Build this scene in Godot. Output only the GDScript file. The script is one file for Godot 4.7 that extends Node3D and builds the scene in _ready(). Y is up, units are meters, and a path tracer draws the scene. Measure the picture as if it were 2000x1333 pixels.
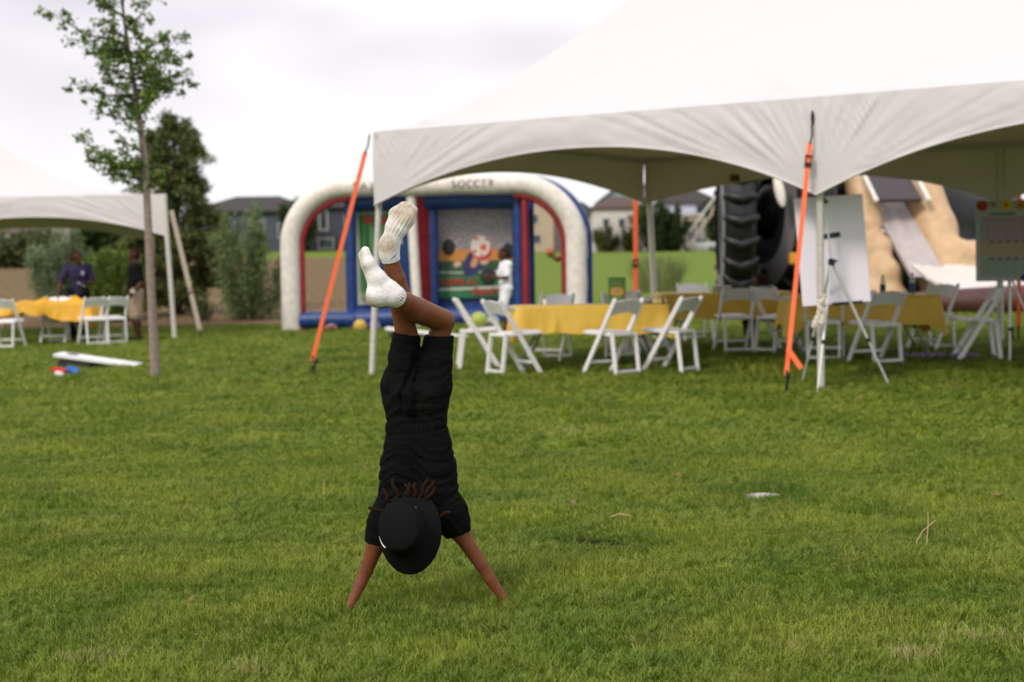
extends Node3D
# A lawn party: a child in black does a handstand in front of a white party tent, with inflatable games and houses behind.

var rng := RandomNumberGenerator.new()
var M := {}
var T := {}
var used := {}
var folds := FastNoiseLite.new()
var lumps := FastNoiseLite.new()


class Build:
	# collects one mesh; triangles are turned so that their front agrees with their normals
	var v := PackedVector3Array()
	var n := PackedVector3Array()
	var c := PackedColorArray()
	var t := PackedVector2Array()
	var ix := PackedInt32Array()
	var col := Color(1, 1, 1)

	func vert(p: Vector3, nn: Vector3, uv := Vector2.ZERO) -> int:
		v.append(p)
		n.append(nn)
		c.append(col)
		t.append(uv)
		return v.size() - 1

	func tri(a: int, b: int, d: int) -> void:
		var g := (v[b] - v[a]).cross(v[d] - v[a])
		ix.append(a)
		if g.dot(n[a] + n[b] + n[d]) > 0.0:
			ix.append(d)
			ix.append(b)
		else:
			ix.append(b)
			ix.append(d)

	func quad(a: int, b: int, d: int, e: int) -> void:
		tri(a, b, d)
		tri(a, d, e)

	func face(pts: Array, nn: Vector3) -> void:
		var first := v.size()
		for p in pts:
			vert(p, nn)
		for i in range(1, pts.size() - 1):
			tri(first, first + i, first + i + 1)

	# a box with chamfered edges
	func box(at: Vector3, size: Vector3, basis := Basis(), bev := -1.0) -> void:
		var h := size / 2.0
		var b := bev if bev >= 0.0 else minf(0.004, minf(h.x, minf(h.y, h.z)) * 0.3)
		b = minf(b, minf(h.x, minf(h.y, h.z)) * 0.45)
		var axes := [0, 1, 2]
		for k in axes:
			var k1: int = (k + 1) % 3
			var k2: int = (k + 2) % 3
			for s in [-1.0, 1.0]:
				var nn := Vector3.ZERO
				nn[k] = s
				var pts := []
				for q in [[-1.0, -1.0], [1.0, -1.0], [1.0, 1.0], [-1.0, 1.0]]:
					var p := Vector3.ZERO
					p[k] = s * h[k]
					p[k1] = q[0] * (h[k1] - b)
					p[k2] = q[1] * (h[k2] - b)
					pts.append(at + basis * p)
				face(pts, (basis * nn).normalized())
				if s > 0.0 and b > 0.0:
					for s2 in [-1.0, 1.0]:
						for s1 in [-1.0, 1.0]:
							# edge between +-k and +-k1, running along k2
							var en := Vector3.ZERO
							en[k] = s1
							en[k1] = s2
							var e := []
							for z in [-1.0, 1.0]:
								var p := Vector3.ZERO
								p[k] = s1 * h[k]
								p[k1] = s2 * (h[k1] - b)
								p[k2] = z * (h[k2] - b)
								var p2 := Vector3.ZERO
								p2[k] = s1 * (h[k] - b)
								p2[k1] = s2 * h[k1]
								p2[k2] = z * (h[k2] - b)
								if z < 0.0:
									e.append(at + basis * p)
									e.append(at + basis * p2)
								else:
									e.append(at + basis * p2)
									e.append(at + basis * p)
							face(e, (basis * en).normalized())
		if b > 0.0:
			for sx in [-1.0, 1.0]:
				for sy in [-1.0, 1.0]:
					for sz in [-1.0, 1.0]:
						face([at + basis * Vector3(sx * h.x, sy * (h.y - b), sz * (h.z - b)), at + basis * Vector3(sx * (h.x - b), sy * h.y, sz * (h.z - b)), at + basis * Vector3(sx * (h.x - b), sy * (h.y - b), sz * h.z)], (basis * Vector3(sx, sy, sz)).normalized())

	# a bar of rectangular section from a to b; w is measured along side, th across it
	func bar(a: Vector3, b: Vector3, w: float, th: float, side := Vector3.RIGHT, bev := -1.0) -> void:
		var y := (b - a).normalized()
		var z := side.cross(y).normalized()
		var x := y.cross(z).normalized()
		box((a + b) / 2.0, Vector3(w, a.distance_to(b), th), Basis(x, y, z), bev)

	func tube(pts: Array, rad, segs := 10, caps := true, squash := Vector2.ONE, side := Vector3.ZERO) -> void:
		var m := pts.size()
		var up := side
		if up == Vector3.ZERO:
			up = Vector3.RIGHT if absf((pts[1] - pts[0]).normalized().x) < 0.8 else Vector3.UP
		var rings := []
		var along := 0.0
		for i in m:
			var d: Vector3 = (pts[mini(i + 1, m - 1)] - pts[maxi(i - 1, 0)]).normalized()
			var z := up.cross(d).normalized()
			var x := d.cross(z).normalized()
			up = x
			if i > 0:
				along += pts[i].distance_to(pts[i - 1])
			var r: float = rad[i] if rad is Array else rad
			var ring := []
			for k in segs + 1:
				var a := TAU * k / segs
				var o := x * cos(a) * squash.x + z * sin(a) * squash.y
				var nn := (x * cos(a) / squash.x + z * sin(a) / squash.y).normalized()
				ring.append(vert(pts[i] + o * r, nn, Vector2(float(k) / segs, along)))
			rings.append(ring)
		for i in m - 1:
			for k in segs:
				quad(rings[i][k], rings[i][k + 1], rings[i + 1][k + 1], rings[i + 1][k])
		if caps:
			for e in 2:
				var i := 0 if e == 0 else m - 1
				var d: Vector3 = (pts[1] - pts[0]).normalized() * -1.0 if e == 0 else (pts[m - 1] - pts[m - 2]).normalized()
				var mid := vert(pts[i], d)
				var ring := []
				for k in segs:
					ring.append(vert(v[rings[i][k]], d))
				for k in segs:
					tri(mid, ring[k], ring[(k + 1) % segs])

	# a smooth sheet: f(u, v) gives the point
	func sheet(nu: int, nv: int, f: Callable, out := Vector3.ZERO, wrap := false) -> void:
		var p := []
		for i in nu + 1:
			var row := PackedVector3Array()
			for j in nv + 1:
				row.append(f.call(float(i) / nu, float(j) / nv))
			p.append(row)
		var first := v.size()
		for i in nu + 1:
			for j in nv + 1:
				var i0 := i - 1
				var i1 := i + 1
				if wrap:
					if i == 0:
						i0 = nu - 1
					if i == nu:
						i1 = 1
				i0 = maxi(i0, 0)
				i1 = mini(i1, nu)
				var du: Vector3 = p[i1][j] - p[i0][j]
				var dv: Vector3 = p[i][mini(j + 1, nv)] - p[i][maxi(j - 1, 0)]
				var nn := du.cross(dv).normalized()
				if nn == Vector3.ZERO:
					nn = Vector3.UP
				if out != Vector3.ZERO and nn.dot(out) < 0.0:
					nn = -nn
				vert(p[i][j], nn, Vector2(float(i) / nu, float(j) / nv))
		for i in nu:
			for j in nv:
				var a := first + i * (nv + 1) + j
				quad(a, a + nv + 1, a + nv + 2, a + 1)

	# a board of some thickness: a front and a back sheet and a rim
	func slab(nu: int, nv: int, f: Callable, th: float, out: Vector3) -> void:
		var o := out.normalized() * th / 2.0
		sheet(nu, nv, func(a, b): return f.call(a, b) + o, out)
		sheet(nu, nv, func(a, b): return f.call(a, b) - o, -out)
		for e in 4:
			var count := nu if e < 2 else nv
			for i in count:
				var s0 := float(i) / count
				var s1 := float(i + 1) / count
				var p0: Vector3
				var p1: Vector3
				var inn: Vector3
				match e:
					0:
						p0 = f.call(s0, 0.0); p1 = f.call(s1, 0.0); inn = f.call(s0, 0.5)
					1:
						p0 = f.call(s0, 1.0); p1 = f.call(s1, 1.0); inn = f.call(s0, 0.5)
					2:
						p0 = f.call(0.0, s0); p1 = f.call(0.0, s1); inn = f.call(0.5, s0)
					_:
						p0 = f.call(1.0, s0); p1 = f.call(1.0, s1); inn = f.call(0.5, s0)
				var nn := (p1 - p0).cross(o).normalized()
				if nn.dot(p0 - inn) < 0.0:
					nn = -nn
				face([p0 + o, p1 + o, p1 - o, p0 - o], nn)

	func ball(at: Vector3, r: Vector3, basis := Basis(), nu := 16, nv := 10) -> void:
		var rows := []
		for i in nv + 1:
			var row := []
			var th := PI * i / nv
			for k in nu + 1:
				var a := TAU * k / nu
				var d := Vector3(sin(th) * cos(a), cos(th), sin(th) * sin(a))
				row.append(vert(at + basis * (d * r), (basis * (d / r)).normalized(), Vector2(float(k) / nu, float(i) / nv)))
			rows.append(row)
		for i in nv:
			for k in nu:
				if i > 0:
					tri(rows[i][k], rows[i][k + 1], rows[i + 1][k])
				if i < nv - 1:
					tri(rows[i][k + 1], rows[i + 1][k + 1], rows[i + 1][k])

	func lathe(at: Vector3, prof: Array, segs := 20, basis := Basis()) -> void:
		for i in prof.size() - 1:
			var a: Vector2 = prof[i]
			var b: Vector2 = prof[i + 1]
			var d := (b - a).normalized()
			var first := v.size()
			for k in segs + 1:
				var w := TAU * k / segs
				var o := Vector3(cos(w), 0, sin(w))
				var nn := (basis * (o * d.y - Vector3.UP * d.x)).normalized()
				vert(at + basis * (o * a.x + Vector3.UP * a.y), nn, Vector2(float(k) / segs, a.y))
				vert(at + basis * (o * b.x + Vector3.UP * b.y), nn, Vector2(float(k) / segs, b.y))
			for k in segs:
				var q := first + 2 * k
				quad(q, q + 2, q + 3, q + 1)

	# a thick plate from an outline in the plane of basis x and y
	func plate(outline: PackedVector2Array, at: Vector3, basis: Basis, th: float) -> void:
		var tris := Geometry2D.triangulate_polygon(outline)
		for s in [-0.5, 0.5]:
			var nn := basis.z.normalized() * signf(s)
			var first := v.size()
			for q in outline:
				vert(at + basis * Vector3(q.x, q.y, th * s), nn, q)
			for i in range(0, tris.size(), 3):
				tri(first + tris[i], first + tris[i + 1], first + tris[i + 2])
		var m := outline.size()
		var turn := 1.0 if Geometry2D.is_polygon_clockwise(outline) else -1.0
		for i in m:
			var a := outline[i]
			var b := outline[(i + 1) % m]
			var e := Vector2(-(b - a).y, (b - a).x).normalized() * turn
			face([at + basis * Vector3(a.x, a.y, -th / 2), at + basis * Vector3(b.x, b.y, -th / 2), at + basis * Vector3(b.x, b.y, th / 2), at + basis * Vector3(a.x, a.y, th / 2)], (basis * Vector3(e.x, e.y, 0)).normalized())

	func add(o: Build, tr := Transform3D()) -> void:
		var first := v.size()
		for i in o.v.size():
			v.append(tr * o.v[i])
			n.append((tr.basis * o.n[i]).normalized())
			c.append(o.c[i])
			t.append(o.t[i])
		for i in o.ix:
			ix.append(first + i)

	func mesh() -> ArrayMesh:
		var a := []
		a.resize(Mesh.ARRAY_MAX)
		a[Mesh.ARRAY_VERTEX] = v
		a[Mesh.ARRAY_NORMAL] = n
		a[Mesh.ARRAY_COLOR] = c
		a[Mesh.ARRAY_TEX_UV] = t
		a[Mesh.ARRAY_INDEX] = ix
		var m := ArrayMesh.new()
		m.add_surface_from_arrays(Mesh.PRIMITIVE_TRIANGLES, a)
		return m


# ---- nodes ----
func put(called: String, mesh: Mesh, material: Material, parent: Node = null) -> MeshInstance3D:
	var o := MeshInstance3D.new()
	var holder: Node = parent if parent else self
	o.name = free_name(called, holder)
	o.mesh = mesh
	o.material_override = material
	o.cast_shadow = GeometryInstance3D.SHADOW_CASTING_SETTING_ON
	holder.add_child(o, true)
	return o


func free_name(called: String, holder: Node) -> String:
	var key := "%d/%s" % [holder.get_instance_id(), called]
	var k: int = used.get(key, 0)
	used[key] = k + 1
	return called if k == 0 else "%s_%03d" % [called, k]


func tag(o: Node, label: String, category: String, group := "", kind := "") -> void:
	if label:
		o.set_meta("label", label)
	if category:
		o.set_meta("category", category)
	if group:
		o.set_meta("group", group)
	if kind:
		o.set_meta("kind", kind)


func thing(called: String, label: String, category: String, at := Vector3.ZERO, turn := 0.0, group := "") -> Node3D:
	var o := Node3D.new()
	o.name = free_name(called, self)
	add_child(o, true)
	o.position = at
	o.rotation.y = turn
	tag(o, label, category, group)
	return o


func copy_of(src: Node3D, called: String, label: String, at: Vector3, turn: float, size := 1.0) -> Node3D:
	var o: Node3D = src.duplicate()
	o.name = free_name(called, self)
	add_child(o, true)
	o.position = at
	o.rotation = Vector3(0, turn, 0)
	o.scale = Vector3.ONE * size
	o.set_meta("label", label)
	return o


func noise_tex(freq: float, oct: int, lo: float, hi: float, size := 512, kind := FastNoiseLite.TYPE_SIMPLEX_SMOOTH, sd := 1) -> NoiseTexture2D:
	var f := FastNoiseLite.new()
	f.noise_type = kind
	f.frequency = freq
	f.fractal_octaves = oct
	f.seed = sd
	var x := NoiseTexture2D.new()
	x.width = size
	x.height = size
	x.seamless = true
	x.noise = f
	var g := Gradient.new()
	g.set_color(0, Color(lo, lo, lo))
	g.set_color(1, Color(hi, hi, hi))
	x.color_ramp = g
	return x


# linear base colour, roughness, and options: map, bump, depth (cm), per metre, vc
func mat(lin: Color, rough := 0.7, o := {}) -> StandardMaterial3D:
	var m := StandardMaterial3D.new()
	m.albedo_color = lin.linear_to_srgb()
	m.roughness = rough
	m.metallic = o.get("metal", 0.0)
	m.metallic_specular = o.get("spec", 0.5)
	m.cull_mode = BaseMaterial3D.CULL_DISABLED
	if o.has("map"):
		m.albedo_texture = o.map
	if o.has("bump"):
		m.heightmap_enabled = true
		m.heightmap_texture = o.bump
		m.heightmap_scale = o.get("depth", 0.2)
	if o.has("per"):
		m.uv1_triplanar = true
		m.uv1_scale = Vector3.ONE * o.per
		m.uv1_triplanar_sharpness = 4.0
	if o.get("vc", false):
		m.vertex_color_use_as_albedo = true
	if o.has("backlight"):
		m.backlight_enabled = true
		m.backlight = o.backlight
	if o.has("rim"):
		m.rim_enabled = true
		m.rim = o.rim
		m.rim_tint = 0.6
	if o.has("sss"):
		m.subsurf_scatter_enabled = true
		m.subsurf_scatter_strength = o.sss
	return m


# ---- lie of the land ----
func ground(x: float, z: float) -> float:
	var d := -z
	var t := clampf(d - 8.0, 0.0, 22.0)
	var s := 1.0 / (1.0 + exp(-(x - 0.5) / 2.0))
	var r := (0.010 * t + 0.00035 * t * t + 0.0175 * maxf(0.0, d - 30.0)) * s
	var l := 0.03 * clampf(d - 34.0, 0.0, 150.0) * (1.0 - s)
	return r + l + 0.012 * lumps.get_noise_2d(x * 60.0, z * 60.0) * clampf((30.0 - d) / 10.0, 0.0, 1.0)


func on(x: float, z: float, up := 0.0) -> Vector3:
	return Vector3(x, ground(x, z) + up, z)


# ---- rounded bodies: bones joined by a smooth minimum, meshed as surface nets ----
# a bone is [a, b, ra, rb] or [a, b, ra, rb, flat_direction, squeeze]
func blob(bones: Array, cell: float, k: float, o := {}) -> Build:
	var lo := Vector3.ONE * 1e9
	var hi := Vector3.ONE * -1e9
	for b in bones:
		var r: float = maxf(b[2], b[3])
		lo = lo.min((b[0] as Vector3).min(b[1]) - Vector3.ONE * r)
		hi = hi.max((b[0] as Vector3).max(b[1]) + Vector3.ONE * r)
	var pad := 3.0 * cell + k * 0.3
	lo -= Vector3.ONE * pad
	hi += Vector3.ONE * pad
	var nx := int((hi.x - lo.x) / cell) + 2
	var ny := int((hi.y - lo.y) / cell) + 2
	var nz := int((hi.z - lo.z) / cell) + 2
	var f := PackedFloat32Array()
	f.resize(nx * ny * nz)
	f.fill(0.5)
	for b in bones:
		_bone(f, b, lo, cell, nx, ny, nz, k, false)
	if o.has("disp"):
		var disp: Callable = o.disp
		for iz in nz:
			for iy in ny:
				var row := (iz * ny + iy) * nx
				for i in nx:
					if absf(f[row + i]) < 0.03:
						f[row + i] += disp.call(lo + Vector3(i, iy, iz) * cell)
	for b in o.get("carves", []):
		_bone(f, b, lo, cell, nx, ny, nz, k, true)
	for cl in o.get("clips", []):
		var co: Vector3 = cl[0]
		var cn: Vector3 = cl[1]
		var cr: float = cl[2]
		var a := ((co - Vector3.ONE * cr - lo) / cell).max(Vector3.ZERO)
		var e := ((co + Vector3.ONE * cr - lo) / cell).min(Vector3(nx - 1, ny - 1, nz - 1))
		for iz in range(int(a.z), int(e.z) + 1):
			for iy in range(int(a.y), int(e.y) + 1):
				for i in range(int(a.x), int(e.x) + 1):
					var p := lo + Vector3(i, iy, iz) * cell - co
					if p.length() < cr:
						var q := (iz * ny + iy) * nx + i
						f[q] = maxf(f[q], p.dot(cn))
	var out := Build.new()
	var paint = o.get("paint")
	var id := PackedInt32Array()
	id.resize(nx * ny * nz)
	id.fill(-1)
	var sy := nx
	var sz := nx * ny
	var offs := [0, 1, sy, sy + 1, sz, sz + 1, sz + sy, sz + sy + 1]
	var edges := [[0, 1], [2, 3], [4, 5], [6, 7], [0, 2], [1, 3], [4, 6], [5, 7], [0, 4], [1, 5], [2, 6], [3, 7]]
	var cp := [Vector3(0, 0, 0), Vector3(1, 0, 0), Vector3(0, 1, 0), Vector3(1, 1, 0), Vector3(0, 0, 1), Vector3(1, 0, 1), Vector3(0, 1, 1), Vector3(1, 1, 1)]
	for iz in nz - 1:
		for iy in ny - 1:
			var row := (iz * ny + iy) * nx
			for i in nx - 1:
				var q := row + i
				var f0 := f[q]
				if f0 > 5.0 * cell or f0 < -5.0 * cell:
					continue
				var s := f0 < 0.0
				if (f[q + 1] < 0.0) == s and (f[q + sy] < 0.0) == s and (f[q + sy + 1] < 0.0) == s and (f[q + sz] < 0.0) == s and (f[q + sz + 1] < 0.0) == s and (f[q + sz + sy] < 0.0) == s and (f[q + sz + sy + 1] < 0.0) == s:
					continue
				var w := [f0, f[q + 1], f[q + sy], f[q + sy + 1], f[q + sz], f[q + sz + 1], f[q + sz + sy], f[q + sz + sy + 1]]
				var sum := Vector3.ZERO
				var m := 0
				for e in edges:
					var wa: float = w[e[0]]
					var wb: float = w[e[1]]
					if (wa < 0.0) != (wb < 0.0):
						sum += (cp[e[0]] as Vector3).lerp(cp[e[1]], wa / (wa - wb))
						m += 1
				var p := lo + (Vector3(i, iy, iz) + sum / m) * cell
				var g := Vector3(w[1] + w[3] + w[5] + w[7] - w[0] - w[2] - w[4] - w[6], w[2] + w[3] + w[6] + w[7] - w[0] - w[1] - w[4] - w[5], w[4] + w[5] + w[6] + w[7] - w[0] - w[1] - w[2] - w[3]).normalized()
				if paint != null:
					out.col = paint.call(p, g)
				id[q] = out.vert(p, g)
	for iz in range(1, nz - 1):
		for iy in range(1, ny - 1):
			var row := (iz * ny + iy) * nx
			for i in range(1, nx - 1):
				var q := row + i
				if id[q] < 0:
					continue
				var s := f[q] < 0.0
				if (f[q + 1] < 0.0) != s:
					_nets(out, id, q, q - sy, q - sy - sz, q - sz)
				if (f[q + sy] < 0.0) != s:
					_nets(out, id, q, q - 1, q - 1 - sz, q - sz)
				if (f[q + sz] < 0.0) != s:
					_nets(out, id, q, q - 1, q - 1 - sy, q - sy)
	return out


func _nets(out: Build, id: PackedInt32Array, a: int, b: int, c: int, d: int) -> void:
	if id[a] >= 0 and id[b] >= 0 and id[c] >= 0 and id[d] >= 0:
		out.quad(id[a], id[b], id[c], id[d])


func _bone(f: PackedFloat32Array, b: Array, lo: Vector3, cell: float, nx: int, ny: int, nz: int, k: float, carve: bool) -> void:
	var a: Vector3 = b[0]
	var e: Vector3 = b[1]
	var ra: float = b[2]
	var rb: float = b[3]
	var flat := b.size() > 4
	var fd: Vector3 = (b[4] as Vector3).normalized() if flat else Vector3.ZERO
	var fs: float = b[5] - 1.0 if flat else 0.0
	var pad := Vector3.ONE * (maxf(ra, rb) + k + 2.5 * cell)
	var s := ((a.min(e) - pad - lo) / cell).max(Vector3.ZERO)
	var t := ((a.max(e) + pad - lo) / cell).min(Vector3(nx - 1, ny - 1, nz - 1))
	var ba := e - a
	var bb := maxf(ba.length_squared(), 1e-9)
	for iz in range(int(s.z), int(t.z) + 1):
		for iy in range(int(s.y), int(t.y) + 1):
			var row := (iz * ny + iy) * nx
			for i in range(int(s.x), int(t.x) + 1):
				var pa := lo + Vector3(i, iy, iz) * cell - a
				var h := clampf(pa.dot(ba) / bb, 0.0, 1.0)
				var q := pa - ba * h
				var d: float
				if flat:
					q += fd * (q.dot(fd) * fs)
				d = q.length() - lerpf(ra, rb, h)
				var w := f[row + i]
				if carve:
					f[row + i] = maxf(w, -d)
				elif d - w < k:
					if w - d > k:
						f[row + i] = d
					else:
						var x := (k - absf(w - d)) / k
						f[row + i] = minf(w, d) - x * x * k * 0.25


func _ready() -> void:
	rng.seed = 7
	folds.seed = 3
	folds.frequency = 1.0
	folds.fractal_octaves = 2
	lumps.seed = 11
	lumps.frequency = 0.01
	lumps.fractal_octaves = 3
	setup_camera_and_light()
	materials()
	build_land()
	build_background()
	build_trees()
	build_tents()
	build_arena()
	build_slide()
	build_furniture()
	build_people()
	build_child()
	build_grass()
	build_litter()


func setup_camera_and_light() -> void:
	var cam := Camera3D.new()
	cam.name = "camera"
	add_child(cam)
	cam.position = Vector3(0, 1.25, 0)
	cam.rotation_degrees = Vector3(-2.916, 0, -0.8)
	cam.near = 0.05
	cam.far = 900.0
	var at := CameraAttributesPhysical.new()
	at.frustum_focal_length = 50.0
	at.frustum_focus_distance = 5.12
	at.exposure_aperture = 2.7
	cam.attributes = at
	cam.fov = 26.99
	cam.current = true

	# an overcast sky: pale cloud, brighter overhead, with soft lavender-grey patches
	var cloud := FastNoiseLite.new()
	cloud.seed = 44
	cloud.frequency = 0.55
	cloud.fractal_octaves = 4
	var w := 1024
	var h := 512
	var im := Image.create(w, h, false, Image.FORMAT_RGBF)
	for y in h:
		var up := (0.5 - (y + 0.5) / h) * PI
		for x in w:
			var a := (x + 0.5) / w * TAU
			var d := Vector3(cos(a) * cos(up), sin(up), sin(a) * cos(up))
			var s := maxf(d.y, 0.0)
			# clouds lie on a flat layer: look them up where the ray meets it
			var flat := Vector3(d.x, 0, d.z) / (s + 0.22)
			var n := cloud.get_noise_2d(flat.x * 1.3 + 33.3, flat.z * 1.3)
			var lum := 0.725 * (1.0 + 0.6 * s) * (1.0 + 0.56 * minf(n, 0.06) * smoothstep(0.04, 0.2, s))
			var cool := clampf(0.5 - n, 0.0, 1.0) * smoothstep(0.03, 0.2, s)
			var c := Color(lum * (1.0 - 0.02 * cool), lum * (0.985 - 0.045 * cool), lum * (1.0 + 0.02 * cool))
			if d.y < 0.0:
				c = Color(0.30, 0.32, 0.25)
			im.set_pixel(x, y, c)
	var pano := PanoramaSkyMaterial.new()
	pano.panorama = ImageTexture.create_from_image(im)
	var sky := Sky.new()
	sky.sky_material = pano
	var env := Environment.new()
	env.background_mode = Environment.BG_SKY
	env.sky = sky
	env.tonemap_mode = Environment.TONE_MAPPER_LINEAR
	env.tonemap_exposure = 1.36
	env.sdfgi_enabled = true
	env.ssao_enabled = true
	env.ssil_enabled = true
	var we := WorldEnvironment.new()
	we.name = "world_environment"
	we.environment = env
	add_child(we)

	var sun := DirectionalLight3D.new()
	sun.name = "sun"
	sun.light_energy = 0.5
	sun.light_color = Color(1.0, 0.96, 0.9)
	sun.light_angular_distance = 14.0
	sun.shadow_enabled = true
	sun.rotation_degrees = Vector3(-40, -38, 0)
	add_child(sun)


func materials() -> void:
	T.weave = noise_tex(0.25, 2, 0.2, 0.8, 512, FastNoiseLite.TYPE_VALUE, 5)
	T.blotch = noise_tex(0.012, 4, 0.72, 1.0, 512, FastNoiseLite.TYPE_SIMPLEX_SMOOTH, 6)
	T.faint = noise_tex(0.015, 4, 0.88, 1.0, 512, FastNoiseLite.TYPE_SIMPLEX_SMOOTH, 8)
	T.clean = noise_tex(0.012, 3, 0.95, 1.0, 512, FastNoiseLite.TYPE_SIMPLEX_SMOOTH, 12)
	T.grain = noise_tex(0.06, 4, 0.35, 1.0, 512, FastNoiseLite.TYPE_SIMPLEX_SMOOTH, 9)
	T.lawn = noise_tex(0.02, 5, 0.55, 1.0, 1024, FastNoiseLite.TYPE_SIMPLEX_SMOOTH, 10)
	M.vinyl = mat(Color(0.572, 0.553, 0.560), 0.65, {"spec": 0.3, "backlight": Color(0.15, 0.108, 0.085)})
	M.pole = mat(Color(0.62, 0.59, 0.54), 0.45, {"map": T.faint, "per": 2.0})
	M.alu = mat(Color(0.5, 0.5, 0.5), 0.4, {"metal": 0.6})
	M.strap = mat(Color(0.95, 0.17, 0.06), 0.75, {"bump": T.weave, "depth": 0.05, "per": 12.0})
	M.beige_strap = mat(Color(0.5, 0.42, 0.33), 0.85, {"bump": T.weave, "depth": 0.05, "per": 12.0})
	M.iron = mat(Color(0.03, 0.028, 0.025), 0.5, {"metal": 0.5, "map": T.blotch, "per": 6.0})
	M.chair = mat(Color(0.85, 0.84, 0.84), 0.45, {"map": T.faint, "per": 3.0})
	M.table = mat(Color(0.55, 0.54, 0.5), 0.5, {"map": T.faint, "per": 3.0})
	M.table_leg = mat(Color(0.16, 0.16, 0.155), 0.4, {"metal": 0.4})
	M.cloth = mat(Color(0.78, 0.50, 0.065), 0.55, {"map": T.clean, "per": 1.0, "backlight": Color(0.25, 0.14, 0.01)})
	M.skin = mat(Color(1, 1, 1), 0.5, {"spec": 0.3, "map": T.faint, "per": 9.0, "vc": true, "bump": T.grain, "depth": 0.03, "sss": 0.12})
	M.black_cloth = mat(Color(0.0047, 0.0047, 0.0050), 0.85, {"bump": T.weave, "depth": 0.03, "per": 14.0, "spec": 0.14})
	M.black_shorts = mat(Color(0.0055, 0.0055, 0.0058), 0.85, {"bump": T.weave, "depth": 0.03, "per": 14.0, "spec": 0.15})
	M.black_hat = mat(Color(0.0062, 0.0062, 0.0066), 0.75, {"bump": T.weave, "depth": 0.03, "per": 18.0, "spec": 0.17})
	M.sock = mat(Color(1, 1, 1), 0.95, {"vc": true, "map": T.faint, "per": 9.0, "bump": T.weave, "depth": 0.02, "rim": 0.2})
	M.hair = mat(Color(0.03, 0.0135, 0.007), 0.85, {"spec": 0.2, "bump": T.grain, "depth": 0.3, "per": 30.0})
	M.black = mat(Color(0.01, 0.01, 0.01), 0.6)
	M.white = mat(Color(0.8, 0.8, 0.8), 0.6, {"map": T.faint, "per": 2.0})
	M.inflate_white = mat(Color(0.80, 0.745, 0.68), 0.5, {"map": T.faint, "per": 0.7})
	M.inflate_blue = mat(Color(0.012, 0.055, 0.24), 0.42, {"map": T.blotch, "per": 0.7})
	M.inflate_red = mat(Color(0.33, 0.012, 0.018), 0.45, {"map": T.blotch, "per": 0.7})
	M.mesh_window = mat(Color(0.045, 0.036, 0.03, 0.6), 0.9)
	M.mesh_window.transparency = BaseMaterial3D.TRANSPARENCY_ALPHA


func build_land() -> void:
	# one sheet to the horizon, finer near by
	var xs := []
	var zs := []
	for i in 81:
		var s := (i - 40) / 40.0
		xs.append(signf(s) * (absf(s) * 14.0 + pow(absf(s), 4.0) * 380.0))
	for i in 121:
		var s := i / 120.0
		zs.append(6.0 - s * 50.0 - pow(s, 6.0) * 640.0)
	var b := Build.new()
	b.sheet(80, 120, func(u, w):
		var x: float = xs[roundi(u * 80)]
		var z: float = zs[roundi(w * 120)]
		return Vector3(x, ground(x, z), z), Vector3.UP)
	M.lawn = mat(Color(0.195, 0.285, 0.032), 0.95, {"map": T.lawn, "per": 0.35, "spec": 0.2})
	tag(put("lawn_ground", b.mesh(), M.lawn), "", "", "", "structure")
	# dry field and dirt path beyond the mown lawn, on the left
	b = Build.new()
	b.sheet(60, 40, func(u, w):
		var x := lerpf(-75.0, -2.2, u)
		var z := lerpf(-33.6 + 0.03 * (x + 10.0) + 0.25 * sin(x * 1.3), -110.0, w * w)
		return Vector3(x, ground(x, z) + 0.02, z), Vector3.UP)
	M.dry = mat(Color(0.34, 0.235, 0.115), 0.95, {"map": T.grain, "per": 0.12, "spec": 0.2})
	tag(put("dry_field", b.mesh(), M.dry), "", "", "", "structure")
	b = Build.new()
	b.sheet(60, 2, func(u, w):
		var x := lerpf(-45.0, -1.5, u)
		var z: float = -33.2 + 0.03 * (x + 10.0) + 0.22 * sin(x * 1.1) - w * 1.5
		return Vector3(x, ground(x, z) + 0.03, z), Vector3.UP)
	M.dirt = mat(Color(0.42, 0.27, 0.165), 0.95, {"map": T.grain, "per": 0.3, "spec": 0.2})
	tag(put("dirt_path", b.mesh(), M.dirt), "", "", "", "structure")
	b = Build.new()
	b.sheet(40, 2, func(u, w):
		var x := lerpf(11.0, 22.0, u)
		var z: float = -196.0 - w * 6.0 + 0.3 * sin(x)
		return Vector3(x, ground(x, z) + 0.03, z), Vector3.UP)
	tag(put("sandy_bed", b.mesh(), M.dirt), "", "", "", "structure")


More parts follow.
